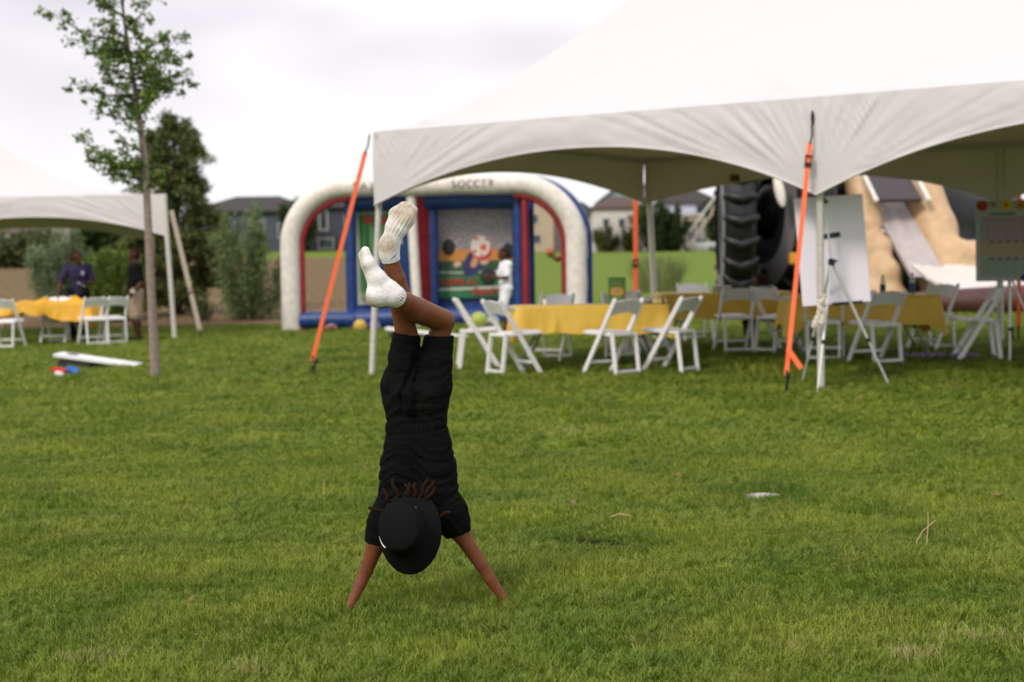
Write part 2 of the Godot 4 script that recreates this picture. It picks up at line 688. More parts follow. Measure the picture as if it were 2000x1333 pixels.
func build_grass() -> void:
	var soil := Build.new()
	soil.sheet(24, 4, func(u, v):
		var a: float = u * TAU
		var r: float = v * (0.17 + 0.03 * sin(a * 3.0) + 0.012 * sin(a * 7.0))
		return on(0.37 + cos(a) * r, -6.36 + sin(a) * r * 1.05, 0.006), Vector3.UP, true)
	tag(put("bare_soil", soil.mesh(), mat(Color(0.05, 0.042, 0.016), 1.0, {"map": T.grain, "per": 6.0, "spec": 0.0})), "", "", "", "structure")
	var kinds := []
	for k in 1:
		var b := Build.new()
		for i in 150:
			var a := rng.randf() * TAU
			var r := sqrt(rng.randf()) * 0.09
			var root := Vector3(cos(a) * r, -0.004, sin(a) * r)
			var h := rng.randf_range(0.018, 0.043)
			var lean := Vector3(rng.randfn(0, 0.5), 0, rng.randfn(0, 0.5)) * h
			var wide := rng.randf_range(0.0007, 0.0013)
			var sd := Vector3(cos(a * 3.7), 0, sin(a * 3.7))
			var x := rng.randf()
			b.col = Color(0.85 + 0.3 * x, 0.9 + 0.2 * x, 0.8 + 0.3 * x)
			if rng.randf() < 0.10:
				b.col = Color(2.0, 1.5, 3.0)
			var fw := sd.cross(Vector3.UP)
			var p := [root, root + Vector3.UP * h * 0.5 + lean * 0.28, root + Vector3.UP * h * 0.86 + lean * 0.72, root + Vector3.UP * h + lean * 1.15]
			var nn := (fw + Vector3.UP * 0.9 - lean.normalized() * 0.3).normalized()
			var q := []
			for j in 3:
				var ww: float = wide * [1.0, 0.9, 0.62][j]
				q.append(b.vert(p[j] - sd * ww, nn))
				q.append(b.vert(p[j] + sd * ww, nn))
			b.col = b.col * 1.35
			q.append(b.vert(p[3], nn))
			b.quad(q[0], q[1], q[3], q[2])
			b.quad(q[2], q[3], q[5], q[4])
			b.tri(q[4], q[5], q[6])
		kinds.append(b.mesh())
	var tint := FastNoiseLite.new()
	tint.seed = 31
	tint.frequency = 1.0
	tint.fractal_octaves = 3
	var places := [[]]
	for zone in [[3.2, 6.5, 480.0], [6.5, 9.5, 300.0], [9.5, 15.0, 130.0], [15.0, 33.0, 50.0]]:
		var d: float = zone[0]
		while d < zone[1]:
			var step := 0.1
			var half: float = d * 0.48 + 1.3
			var count := int(half * 2.0 * step * zone[2])
			for i in count:
				var x := rng.randf_range(-half, half)
				var z := -(d + rng.randf() * step)
				if -z > 33.0 + 0.03 * x:
					continue
				if Vector2(x - 1.34, (z + 7.61) * 0.8).length() < 0.125:
					continue
				var big := tint.get_noise_2d(x * 1.1, z * 1.1)
				var mid := tint.get_noise_2d(x * 4.0 + 50.0, z * 4.0)
				var fine := rng.randf_range(-1, 1)
				# taller, bluer tufts against short, yellower turf
				var tall := 1.0 + 0.55 * mid + 0.3 * big + 0.15 * fine
				if mid < -0.42:
					tall *= 0.7
				if Vector2(x - 0.37, (z + 6.36) * 0.85).length() < 0.15 and rng.randf() < 0.62:
					continue
				# rank growth round the lid and in a small hollow
				var rank := maxf(1.0 - absf(Vector2(x - 1.36, (z + 7.66)).length() - 0.22) / 0.14, 1.2 - Vector2(x - 0.37, (z + 6.36) * 1.5).length() / 0.22)
				if rank > 0.0:
					tall *= 1.0 + 0.45 * minf(rank, 1.0)
					big -= 1.8 * rank
					if Vector2(x - 0.37, (z + 6.36) * 0.85).length() < 0.15:
						tall *= 0.5
				if Vector2(x + 0.61, z + 5.05).length() < 0.12 or Vector2(x - 0.0, z + 5.15).length() < 0.12:
					tall = maxf(tall, 1.25)
				var yel := clampf(0.5 + 0.55 * big - 0.35 * mid + 0.18 * fine, 0.0, 1.0)
				var c := Color(0.115, 0.200, 0.020).lerp(Color(0.315, 0.355, 0.052), yel)
				if fine > 0.93:
					c = c.lerp(Color(0.25, 0.2, 0.08), 0.5)
				var spread := 1.0 if d < 9.5 else (1.35 if d < 15.0 else 2.0)
				var slope := Vector3(lumps.get_noise_2d(x * 200.0, z * 60.0), 2.2, lumps.get_noise_2d(x * 60.0 + 900.0, z * 200.0)).normalized()
				var bs := Basis(Quaternion(Vector3.UP, slope)) * Basis(Vector3.UP, rng.randf() * TAU)
				bs = bs * Basis.from_scale(Vector3(spread, clampf(tall, 0.45, 1.7) * (1.0 if d < 15.0 else 1.15), spread))
				places[0].append([Transform3D(bs, on(x, z)), c])
			d += step
	M.blade = mat(Color(1, 1, 1), 0.55, {"vc": true, "spec": 0.35, "backlight": Color(0.6, 0.64, 0.2)})
	for k in 1:
		var mm := MultiMesh.new()
		mm.transform_format = MultiMesh.TRANSFORM_3D
		mm.use_colors = true
		mm.mesh = kinds[k]
		mm.instance_count = places[k].size()
		for i in places[k].size():
			mm.set_instance_transform(i, places[k][i][0])
			mm.set_instance_color(i, places[k][i][1])
		var o := MultiMeshInstance3D.new()
		o.name = free_name("grass", self)
		o.multimesh = mm
		o.material_override = M.blade
		add_child(o, true)
		tag(o, "short green grass of the mown lawn", "", "", "stuff")


# ---- far things ----
func house(called: String, label: String, at: Vector3, turn: float, size: Vector3, rise: float, wall: Material, roof: Material, windows: Array, gable_front := false) -> Node3D:
	var o := thing(called, label, "house", at, turn, "")
	var b := Build.new()
	b.box(Vector3(0, size.y / 2 - 0.5, 0), size + Vector3(0, 1.0, 0), Basis(), 0.02)
	if gable_front:
		b.plate(PackedVector2Array([Vector2(-size.x / 2, 0), Vector2(size.x / 2, 0), Vector2(0, rise)]), Vector3(0, size.y + 0.002, 0), Basis(), size.z - 0.01)
	put("wall", b.mesh(), wall, o)
	b = Build.new()
	var ov := 0.45
	if gable_front:
		for s in [-1.0, 1.0]:
			var e := Vector3(s * (size.x / 2 + ov), size.y - ov * rise / (size.x / 2), 0)
			b.bar(e + Vector3(0, 0.12, 0), Vector3(0, size.y + rise + 0.12, 0), size.z + 2 * ov, 0.2, Vector3.BACK, 0.02)
	else:
		var x := size.x / 2 + ov
		var z := size.z / 2 + ov
		var rx := maxf(size.x / 2 - size.z / 2, size.x * 0.18)
		var y := size.y + 0.02
		for s in [-1.0, 1.0]:
			b.face([Vector3(-x, y, s * z), Vector3(x, y, s * z), Vector3(rx, y + rise, 0), Vector3(-rx, y + rise, 0)], Vector3(0, z, s * rise).normalized())
			b.face([Vector3(s * x, y, -z), Vector3(s * x, y, z), Vector3(s * rx, y + rise, 0)], Vector3(s * rise, x - rx, 0).normalized())
		b.box(Vector3(0, y - 0.1, 0), Vector3(2 * x, 0.18, 2 * z), Basis(), 0.01)
	put("roof", b.mesh(), roof, o)
	for w in windows:
		var fr := Build.new()
		var p := Vector3(w[0], w[1], size.z / 2 + 0.02)
		for s in [-1.0, 1.0]:
			fr.box(p + Vector3(s * w[2] / 2, 0, 0.03), Vector3(0.12, w[3] + 0.24, 0.1))
			fr.box(p + Vector3(0, s * w[3] / 2, 0.032), Vector3(w[2] + 0.12, 0.12, 0.09))
		var f := put("window", fr.mesh(), M.trim, o)
		var g := Build.new()
		g.box(p, Vector3(w[2], w[3], 0.03))
		put("pane", g.mesh(), M.glass, f)
	return o


func siding(b: Build, w: float, h: float, z: float, step: float) -> void:
	var y := 0.0
	while y < h:
		b.box(Vector3(0, y + step / 2, z), Vector3(w, step * 0.96, 0.05), Basis(Vector3.RIGHT, 0.1), 0.004)
		y += step


func build_background() -> void:
	M.trim = mat(Color(0.42, 0.40, 0.38), 0.6)
	M.glass = mat(Color(0.035, 0.045, 0.055), 0.12)
	var beige := mat(Color(0.50, 0.44, 0.39), 0.8, {"map": T.faint, "per": 0.3})
	var slate := mat(Color(0.075, 0.092, 0.125), 0.8, {"map": T.faint, "per": 0.3})
	var darkslate := mat(Color(0.05, 0.055, 0.075), 0.8, {"map": T.faint, "per": 0.3})
	var tan_wall := mat(Color(0.50, 0.39, 0.28), 0.8, {"map": T.faint, "per": 0.3})
	var grey := mat(Color(0.38, 0.37, 0.37), 0.8, {"map": T.faint, "per": 0.3})
	var pale := mat(Color(0.66, 0.62, 0.58), 0.8, {"map": T.faint, "per": 0.3})
	var lilac := mat(Color(0.55, 0.55, 0.68), 0.8, {"map": T.faint, "per": 0.3})
	var teal := mat(Color(0.28, 0.36, 0.34), 0.8, {"map": T.faint, "per": 0.3})
	var shingle := mat(Color(0.085, 0.075, 0.07), 0.9, {"map": T.grain, "per": 0.6})
	var brown_roof := mat(Color(0.20, 0.13, 0.105), 0.9, {"map": T.grain, "per": 0.6})
	var purple := mat(Color(0.2, 0.15, 0.16), 0.8)

	# long sided building seen under the left tent
	var o := thing("siding_building", "beige lap-sided building with grey corner posts seen under the left tent", "building", on(-39.5, -110.0), 0.0)
	var b := Build.new()
	b.box(Vector3(0, 2.0, -4.0), Vector3(8.0, 5.0, 7.9), Basis(), 0.02)
	put("wall", b.mesh(), beige, o)
	for k in 11:
		b = Build.new()
		b.box(Vector3(0, 0.75 + k * 0.34, 0.0), Vector3(8.0, 0.33, 0.06), Basis(Vector3.RIGHT, 0.12), 0.004)
		put("siding_board", b.mesh(), beige, o)
	for x in [-3.9, 1.2, 3.95]:
		b = Build.new()
		b.box(Vector3(x, 2.2, 0.08), Vector3(0.4, 4.0, 0.2))
		put("corner_post", b.mesh(), purple, o)
	b = Build.new()
	b.box(Vector3(0, 2.55, 0.09), Vector3(8.0, 0.25, 0.14))
	put("trim_band", b.mesh(), purple, o)
	b = Build.new()
	b.box(Vector3(0, 0.35, 0.1), Vector3(8.2, 0.5, 0.3))
	put("brick_base", b.mesh(), mat(Color(0.22, 0.075, 0.06), 0.9, {"map": T.grain, "per": 1.0}), o)
	b = Build.new()
	b.box(Vector3(2.3, 1.5, 0.1), Vector3(0.5, 1.7, 0.12))
	put("window", b.mesh(), mat(Color(0.04, 0.11, 0.13), 0.3), o)
	b = Build.new()
	b.bar(Vector3(0, 4.1, 0.7), Vector3(0, 5.3, -4.2), 8.8, 0.2)
	b.bar(Vector3(0, 4.1, -8.7), Vector3(0, 5.3, -3.8), 8.8, 0.2)
	put("roof", b.mesh(), shingle, o)

	house("slate_house", "slate blue house with dark hipped roof left of the inflatable arch", on(-26.5, -150.0) - Vector3(0, 0.6, 0), 0.0, Vector3(12.5, 4.6, 9.0), 1.7, slate, shingle, [[-3.4, 3.0, 1.6, 1.3], [0.6, 3.0, 1.6, 1.3], [3.4, 2.6, 1.2, 1.4]])
	house("dark_house", "dark slate house with pale window frames seen through the left mesh window", on(-17.6, -148.0) - Vector3(0, 0.6, 0), 0.0, Vector3(8.4, 4.9, 9.0), 2.0, darkslate, shingle, [[-2.9, 3.6, 0.8, 2.0], [-1.2, 3.6, 0.8, 2.0], [1.6, 3.2, 1.3, 1.4], [-1.0, 1.2, 1.5, 1.0]])
	house("tan_house", "tan gabled house seen through the right mesh window", on(1.0, -220.0), 0.0, Vector3(11.0, 6.2, 10.0), 3.6, tan_wall, shingle, [[2.6, 4.6, 1.1, 1.4], [-2.0, 4.6, 1.1, 1.4], [2.8, 1.6, 1.5, 1.3]], true)
	house("grey_house", "grey house with hipped dark roof right of the tan house", on(10.2, -226.0), 0.0, Vector3(7.0, 5.6, 8.0), 2.2, grey, shingle, [[-1.4, 4.2, 1.1, 1.3], [1.6, 4.2, 1.1, 1.3], [0.5, 1.5, 1.3, 1.2]])
	o = house("white_house", "white house with brown hipped roof just right of the inflatable", on(15.3, -205.0), 0.0, Vector3(7.0, 6.2, 8.0), 1.7, pale, brown_roof, [[0.4, 4.0, 0.9, 1.3], [-1.8, 4.0, 0.9, 1.3]])
	b = Build.new()
	b.bar(Vector3(3.2, 4.1, 6.4), Vector3(3.2, 5.0, 4.05), 4.0, 0.2)
	put("porch_roof", b.mesh(), brown_roof, o)
	for x in [1.4, 5.0]:
		b = Build.new()
		b.box(Vector3(x, 2.0, 6.0), Vector3(0.25, 4.0, 0.25))
		put("porch_post", b.mesh(), M.trim, o)
	house("teal_house", "grey-green gabled house behind the white house", on(18.0, -235.0), 0.0, Vector3(7.0, 8.0, 8.0), 2.6, teal, shingle, [[1.2, 6.8, 1.0, 1.2], [-1.4, 6.8, 1.0, 1.2]], true)
	house("lilac_house", "pale lilac house behind the dark round tree", on(21.9, -222.0), 0.0, Vector3(4.6, 9.0, 8.0), 1.8, lilac, shingle, [[-1.0, 7.2, 0.9, 1.4], [1.0, 7.2, 0.9, 1.4]], true)
	o = house("porch_house", "pale house with a deep porch behind the white pickup truck", on(26.6, -215.0), 0.0, Vector3(9.0, 7.0, 8.0), 2.0, lilac, shingle, [[1.5, 6.0, 1.2, 1.3]])
	b = Build.new()
	b.box(Vector3(-1.5, 5.1, 5.5), Vector3(7.0, 0.5, 4.0))
	put("porch_roof", b.mesh(), M.trim, o)
	b = Build.new()
	b.box(Vector3(-1.5, 4.5, 5.5), Vector3(6.6, 0.6, 3.6))
	put("porch_beam", b.mesh(), tan_wall, o)
	for x in [-4.6, -1.7, 1.4]:
		b = Build.new()
		b.box(Vector3(x, 2.1, 7.0), Vector3(0.5, 4.2, 0.5))
		put("porch_post", b.mesh(), M.trim, o)
	b = Build.new()
	b.box(Vector3(-2.9, 1.9, 4.1), Vector3(1.3, 3.6, 0.15))
	put("door", b.mesh(), M.glass, o)
	# long wooden stair climbing the bank
	o = thing("wooden_stair", "long pale wooden stair rising to the right behind the pickup truck", "stair", on(25.2, -197.0), 0.0)
	for s in [0.0, 1.4]:
		b = Build.new()
		b.bar(Vector3(-0.8, 0.4, -s), Vector3(4.6, 7.6, -s), 0.35, 0.15, Vector3.BACK)
		put("stringer", b.mesh(), tan_wall, o)
		b = Build.new()
		b.bar(Vector3(-1.2, 1.6, -s), Vector3(4.2, 8.8, -s), 0.14, 0.14, Vector3.BACK)
		put("handrail", b.mesh(), pale, o)
	for k in 14:
		b = Build.new()
		var f := (k + 0.5) / 14.0
		b.box(Vector3(lerpf(-0.8, 4.6, f), lerpf(0.5, 7.7, f), -0.7), Vector3(0.42, 0.08, 1.3))
		put("tread", b.mesh(), tan_wall, o)
	for k in 5:
		b = Build.new()
		var f := (k + 0.3) / 5.0
		b.box(Vector3(lerpf(-0.9, 4.5, f), lerpf(0.4, 7.6, f) + 0.5, 0.1), Vector3(0.12, 1.4, 0.12))
		put("baluster", b.mesh(), pale, o)
	pickup()
	# street sign post seen through the mesh
	o = thing("street_sign", "thin pole with small green street sign seen through the right mesh window", "sign", on(4.6, -112.0))
	b = Build.new()
	b.tube([Vector3(0, -0.3, 0), Vector3(0, 3.6, 0)], 0.05, 8)
	put("pole", b.mesh(), M.alu, o)
	b = Build.new()
	b.box(Vector3(0, 3.5, 0.06), Vector3(0.9, 0.3, 0.02))
	put("name_plate", b.mesh(), mat(Color(0.02, 0.2, 0.11), 0.5), o)
	b = Build.new()
	b.lathe(Vector3(0, 2.4, 0.07), [Vector2(0.001, -0.01), Vector2(0.36, -0.01), Vector2(0.36, 0.01), Vector2(0.001, 0.01)], 8, Basis(Vector3.RIGHT, PI / 2))
	put("stop_plate", b.mesh(), mat(Color(0.4, 0.03, 0.03), 0.5), o)


func pickup() -> void:
	var o := thing("pickup_truck", "white pickup truck parked on the far rise", "truck", on(26.6, -200.0), 0.0)
	var paint := mat(Color(0.75, 0.75, 0.75), 0.3)
	var b := Build.new()
	var out := PackedVector2Array([Vector2(-2.8, 0.55), Vector2(2.7, 0.5), Vector2(2.8, 0.75), Vector2(2.72, 1.1), Vector2(1.35, 1.22), Vector2(0.7, 1.8), Vector2(-0.7, 1.84), Vector2(-0.95, 1.22), Vector2(-2.8, 1.18)])
	b.plate(out, Vector3.ZERO, Basis(), 1.9)
	put("body", b.mesh(), paint, o)
	for q in [[-0.75, -0.02], [0.08, 0.95]]:
		b = Build.new()
		b.plate(PackedVector2Array([Vector2(q[0] - 0.05, 1.26), Vector2(q[1] + 0.02, 1.26), Vector2(q[1] - 0.3 if q[1] > 0.5 else q[1], 1.72), Vector2(q[0] + 0.08, 1.72)]), Vector3(0, 0, 0.955), Basis(), 0.012)
		put("side_window", b.mesh(), M.glass, o)
	for x in [-1.75, 1.75]:
		for z in [-0.85, 0.85]:
			b = Build.new()
			b.lathe(Vector3(x, 0.4, z), [Vector2(0.001, -0.13), Vector2(0.34, -0.13), Vector2(0.4, -0.09), Vector2(0.4, 0.09), Vector2(0.34, 0.13), Vector2(0.001, 0.13)], 20, Basis(Vector3.RIGHT, PI / 2))
			var w := put("wheel", b.mesh(), M.black, o)
			b = Build.new()
			b.lathe(Vector3(x, 0.4, z + signf(z) * 0.135), [Vector2(0.001, -0.01), Vector2(0.2, -0.01), Vector2(0.2, 0.01), Vector2(0.001, 0.01)], 14, Basis(Vector3.RIGHT, PI / 2))
			put("rim", b.mesh(), M.alu, w)


# ---- trees and shrubs ----
func leaves(b: Build, at: Vector3, rad: Vector3, count: int, size: float, ca: Color, cb: Color, thin := 0.5) -> void:
	for i in count:
		var d := Vector3(rng.randfn(), rng.randfn(), rng.randfn()).normalized() * pow(rng.randf(), 0.45)
		var p := at + d * rad
		var ax := Vector3(rng.randfn(), rng.randfn() * 0.8 - 0.2, rng.randfn()).normalized()
		var nn := (Vector3(rng.randfn() * 0.6, 1.0, rng.randfn() * 0.6)).normalized()
		var sd := ax.cross(nn).normalized()
		nn = sd.cross(ax).normalized()
		if nn.y < 0.0:
			nn = -nn
		var l := size * rng.randf_range(0.6, 1.25)
		b.col = ca.lerp(cb, rng.randf())
		var q0 := b.vert(p, nn)
		var q1 := b.vert(p + ax * l * 0.5 + sd * l * thin * 0.5 - nn * l * 0.08, nn)
		var q2 := b.vert(p + ax * l, nn)
		var q3 := b.vert(p + ax * l * 0.5 - sd * l * thin * 0.5 - nn * l * 0.08, nn)
		b.tri(q0, q1, q2)
		b.tri(q0, q2, q3)


func crown(b: Build, o: Node3D) -> void:
	var m := put("crown", b.mesh(), M.leaf, o)
	m.set_meta("kind", "stuff")


func shrub(called: String, label: String, at: Vector3, w: float, h: float, stems: int, count: int, size: float, ca: Color, cb: Color, thin: float, cat := "shrub", group := "") -> void:
	var o := thing(called, label, cat, at, 0.0, group)
	var wood := Build.new()
	var b := Build.new()
	for k in stems:
		var a := TAU * k / stems + rng.randf_range(-0.3, 0.3)
		var r := w * 0.5 * sqrt((k + 0.5) / stems)
		var top := Vector3(cos(a) * r, h * rng.randf_range(0.72, 1.0) * (1.0 - 0.35 * pow(r / (w * 0.5), 2.0)), sin(a) * r * 0.8)
		var foot := Vector3(top.x * 0.25, -0.05, top.z * 0.25)
		var mid := foot.lerp(top, 0.5) + Vector3(top.x * 0.12, 0, top.z * 0.12)
		wood.tube([foot, mid, top], [0.02, 0.014, 0.005], 5, false)
		for j in 7:
			var f := lerpf(0.18, 1.0, j / 6.0)
			var p := foot.lerp(mid, f * 2.0) if f < 0.5 else mid.lerp(top, f * 2.0 - 1.0)
			var q := w * rng.randf_range(0.09, 0.15) * (1.15 - 0.6 * f)
			leaves(b, p + Vector3(rng.randfn(), 0, rng.randfn()) * w * 0.04, Vector3(q, q * 1.7, q), count / (stems * 7), size, ca, cb, thin)
	put("stem", wood.mesh(), M.bark, o).set_meta("kind", "stuff")
	crown(b, o)


func build_trees() -> void:
	M.leaf = mat(Color(1, 1, 1), 0.6, {"vc": true, "spec": 0.35, "backlight": Color(0.5, 0.6, 0.2)})
	M.bark = mat(Color(0.25, 0.185, 0.15), 0.9, {"map": T.grain, "per": 6.0, "bump": T.grain, "depth": 0.6})
	M.pale_bark = mat(Color(0.37, 0.29, 0.25), 0.9, {"map": T.blotch, "per": 4.0, "bump": T.grain, "depth": 0.8})
	# young park tree in front
	var o := thing("young_tree", "young slender tree with pale trunk in front of the left tent", "tree", on(-4.25, -16.9))
	var L := func(x: float, y: float, z := 0.0): return Vector3((x - 305.0) / 164.0 + 0.027 * (738.0 - y) / 164.0, (738.0 - y) / 164.0, z)
	var path := [L.call(305, 745), L.call(304, 720), L.call(297, 600), L.call(291, 470), L.call(287, 380), L.call(282, 310), L.call(272, 230), L.call(262, 165), L.call(252, 105), L.call(244, 50), L.call(238, 0), L.call(230, -90), L.call(226, -170)]
	var b := Build.new()
	b.tube(path, [0.075, 0.06, 0.052, 0.048, 0.045, 0.042, 0.036, 0.03, 0.024, 0.02, 0.016, 0.011, 0.005], 12)
	put("trunk", b.mesh(), M.pale_bark, o)
	var ca := Color(0.065, 0.115, 0.02)
	var cb := Color(0.20, 0.28, 0.06)
	var lf := Build.new()
	# start, end, depth offset of the end, leaves
	var limbs := [
		[250, 90, 100, 28, 0.25, 0.9], [254, 110, 345, 75, 0.25, 0.9], [262, 158, 365, 135, -0.2, 0.8], [260, 150, 300, 60, 0.4, 0.8], [268, 195, 345, 165, 0.3, 0.9], [268, 200, 225, 165, 0.4, 0.8], [256, 118, 205, 140, 0.2, 0.9], [250, 80, 215, 45, 0.3, 0.9], [272, 230, 240, 205, -0.4, 0.8], [272, 235, 300, 200, 0.5, 0.8], [282, 315, 250, 300, 0.3, 0.8], [285, 350, 200, 325, 0.2, 0.7], [284, 340, 312, 318, -0.3, 0.6], [252, 100, 190, 100, 0.3, 0.8], [255, 115, 300, 112, 0.1, 0.9], [262, 160, 330, 130, 0.5, 0.9], [266, 185, 235, 190, -0.4, 0.9], [258, 130, 225, 70, -0.1, 0.9], [264, 170, 300, 145, -0.5, 0.9], [284, 335, 215, 300, -0.4, 0.8], [280, 300, 240, 262, 0.3, 0.6], [256, 120, 150, 70, -0.3, 0.9], [246, 60, 310, 8, 0.2, 1.0], [244, 40, 190, -20, 0.3, 1.0], [260, 150, 355, 112, 0.2, 1.0],
		[264, 178, 355, 150, -0.35, 0.9], [266, 190, 150, 168, 0.2, 0.7], [270, 205, 168, 192, -0.1, 0.5], [258, 130, 330, 80, -0.3, 0.8], [262, 160, 215, 130, 0.4, 0.9],
		[270, 222, 320, 185, 0.35, 0.8], [272, 235, 200, 222, 0.3, 0.8], [284, 335, 155, 272, 0.1, 1.15], [284, 330, 185, 305, 0.45, 0.9], [286, 362, 245, 352, 0.2, 0.4], [287, 366, 312, 352, 0.25, 0.45],
		[240, 20, 260, -90, 0.2, 1.0], [236, -20, 180, -90, -0.2, 1.0], [234, -50, 290, -130, 0.2, 1.0], [252, 105, 235, 60, 0.35, 0.8], [268, 195, 292, 165, -0.3, 0.7], [275, 262, 262, 238, 0.3, 0.45], [280, 300, 300, 282, -0.2, 0.3]]
	for q in limbs:
		var s: Vector3 = L.call(float(q[0]), float(q[1]))
		var e: Vector3 = L.call(float(q[2]), float(q[3]), q[4])
		var len := s.distance_to(e)
		var mid := s.lerp(e, 0.5) + Vector3(0, -0.1 * len, q[4] * 0.1)
		b = Build.new()
		b.tube([s, s.lerp(mid, 0.5) + Vector3(0, -0.01, 0), mid, mid.lerp(e, 0.5), e], [0.018, 0.013, 0.01, 0.006, 0.003], 6, false)
		put("limb", b.mesh(), M.bark, o)
		var steps := int(len / 0.06) + 1
		for k in steps:
			var f := lerpf(0.22, 1.03, (k + rng.randf() * 0.6) / steps)
			var p := s.lerp(mid, f * 2.0) if f < 0.5 else mid.lerp(e, f * 2.0 - 1.0)
			p += Vector3(rng.randfn(), rng.randfn(), rng.randfn()) * 0.055
			if rng.randf() < 0.1:
				continue
			var r: float = rng.randf_range(0.04, 0.12) * lerpf(1.0, 0.75, f) * q[5]
			leaves(lf, p, Vector3(r * 1.3, r * 0.85, r * 1.3), int(rng.randf_range(8, 48) * q[5]), 0.058, ca, cb, 0.6)
	crown(lf, o)

	# dark evergreen behind
	o = thing("evergreen_tree", "dark dense evergreen tree behind the young tree", "tree", on(-9.1, -38.5))
	var E := func(x: float, y: float, z := 0.0): return Vector3((x - 345.0) / 72.0, (618.0 - y) / 72.0, z)
	b = Build.new()
	b.tube([E.call(345, 640), E.call(347, 560), E.call(350, 420), E.call(352, 260)], [0.19, 0.16, 0.1, 0.03], 10)
	put("trunk", b.mesh(), M.bark, o)
	lf = Build.new()
	var da := Color(0.055, 0.07, 0.02)
	var db := Color(0.175, 0.19, 0.062)
	for q in [[350, 250, 26, 0], [330, 275, 26, 0.3], [375, 275, 30, -0.2], [350, 300, 40, 0], [392, 300, 18, 0.2], [320, 315, 36, 0.4], [380, 330, 36, 0.3], [300, 290, 20, -0.3], [350, 360, 48, 0], [295, 345, 30, 0.1], [390, 375, 26, 0.5], [320, 400, 45, 0.5], [375, 420, 45, -0.3], [415, 435, 28, 0.3], [435, 470, 22, -0.1], [350, 460, 60, 0.5], [300, 450, 42, -0.4], [405, 490, 40, 0.4], [345, 520, 60, -0.2], [300, 520, 45, 0.3], [395, 545, 36, 0.1], [268, 480, 26, 0.2], [262, 530, 30, 0.4], [352, 575, 40, 0.3], [430, 500, 28, 0.4], [415, 545, 32, -0.4], [385, 580, 36, 0.4], [310, 570, 40, 0.4], [440, 440, 16, 0.2], [370, 390, 45, 0.6], [330, 350, 40, -0.5]]:
		var r: float = q[2] / 72.0
		var c: Vector3 = E.call(float(q[0]), float(q[1]), q[3])
		var trunk_at: Vector3 = E.call(350, float(q[1]) + 45.0)
		b = Build.new()
		b.tube([trunk_at, trunk_at.lerp(c, 0.6) + Vector3(0, -0.05, 0), c], [0.045, 0.03, 0.012], 6, false)
		put("limb", b.mesh(), M.bark, o)
		for k in 12:
			var d := Vector3(rng.randfn(), rng.randfn() * 0.7, rng.randfn()).normalized() * r * rng.randf_range(0.45, 1.15)
			var r2 := r * rng.randf_range(0.28, 0.48)
			leaves(lf, c + d, Vector3(r2 * 1.3, r2 * 0.7, r2 * 1.3), int(75 + 1050 * r2 * r2), 0.15, da, db, 0.34)
	crown(lf, o)

	var sage_a := Color(0.11, 0.15, 0.075)
	var sage_b := Color(0.25, 0.31, 0.17)
	var lime_a := Color(0.09, 0.14, 0.018)
	var lime_b := Color(0.2, 0.26, 0.05)
	shrub("willow_shrub", "tall grey-green willow shrub under the left tent, behind the table", on(-11.2, -36.0), 2.3, 2.4, 26, 17000, 0.11, sage_a, sage_b, 0.25)
	shrub("leafy_shrub", "yellow-green shrub between the two adults by the left tent", on(-10.0, -35.6), 1.8, 2.0, 20, 11000, 0.115, lime_a, lime_b, 0.35)
	shrub("willow_shrub", "airy grey-green shrub left of the inflatable arch", on(-6.5, -35.3), 2.3, 2.95, 30, 17000, 0.11, sage_a.lerp(lime_a, 0.4), sage_b.lerp(lime_b, 0.4), 0.25)
	shrub("low_shrub", "low dark green shrub at the foot of the evergreen", on(-7.6, -34.9), 0.7, 0.7, 8, 1500, 0.07, Color(0.05, 0.08, 0.02), Color(0.11, 0.15, 0.04), 0.35)
	shrub("brush_shrub", "brushy olive shrub below the beige building", on(-31.0, -92.0), 9.0, 2.0, 30, 9000, 0.4, Color(0.05, 0.075, 0.025), Color(0.13, 0.14, 0.05), 0.4)
	shrub("field_shrub", "reddish olive shrub at the right end of the beige building", on(-26.5, -95.0), 4.0, 2.2, 16, 3000, 0.3, Color(0.09, 0.06, 0.03), Color(0.15, 0.14, 0.05), 0.4)
	shrub("round_shrub", "round brown-green shrub in front of the white house", on(13.4, -200.0), 4.2, 4.0, 16, 2600, 0.5, Color(0.07, 0.075, 0.025), Color(0.14, 0.14, 0.05), 0.4)
	shrub("cone_shrub", "narrow green shrub in front of the white house", on(16.5, -199.0), 2.4, 3.8, 10, 1600, 0.45, Color(0.03, 0.06, 0.012), Color(0.08, 0.13, 0.03), 0.4)
	for q in [[19.8, -195.0, 6.2, 7.6, "dark round tree behind the back pole of the tent"], [22.4, -197.0, 4.5, 7.0, "dark tree just right of the back pole of the tent"], [30.0, -204.0, 5.5, 8.6, "dark green tree behind the pickup truck beside the big tyres"], [-21.0, -140.0, 3.6, 5.6, "small dark tree in front of the slate blue house"], [-19.5, -70.0, 4.5, 3.3, "broad dark tree between the beige building and the evergreen"], [-16.8, -66.0, 3.6, 3.1, "dark tree just left of the evergreen, under the left tent"]]:
		shrub("distant_tree", q[4], on(q[0], q[1]), q[2], q[3], 26, 5200, 0.5, Color(0.02, 0.038, 0.01), Color(0.06, 0.085, 0.022), 0.45, "tree")
	# tall ornamental grass
	o = thing("tall_grass", "clump of tall ornamental grass by the back pole of the tent", "grass clump", on(4.25, -41.0))
	b = Build.new()
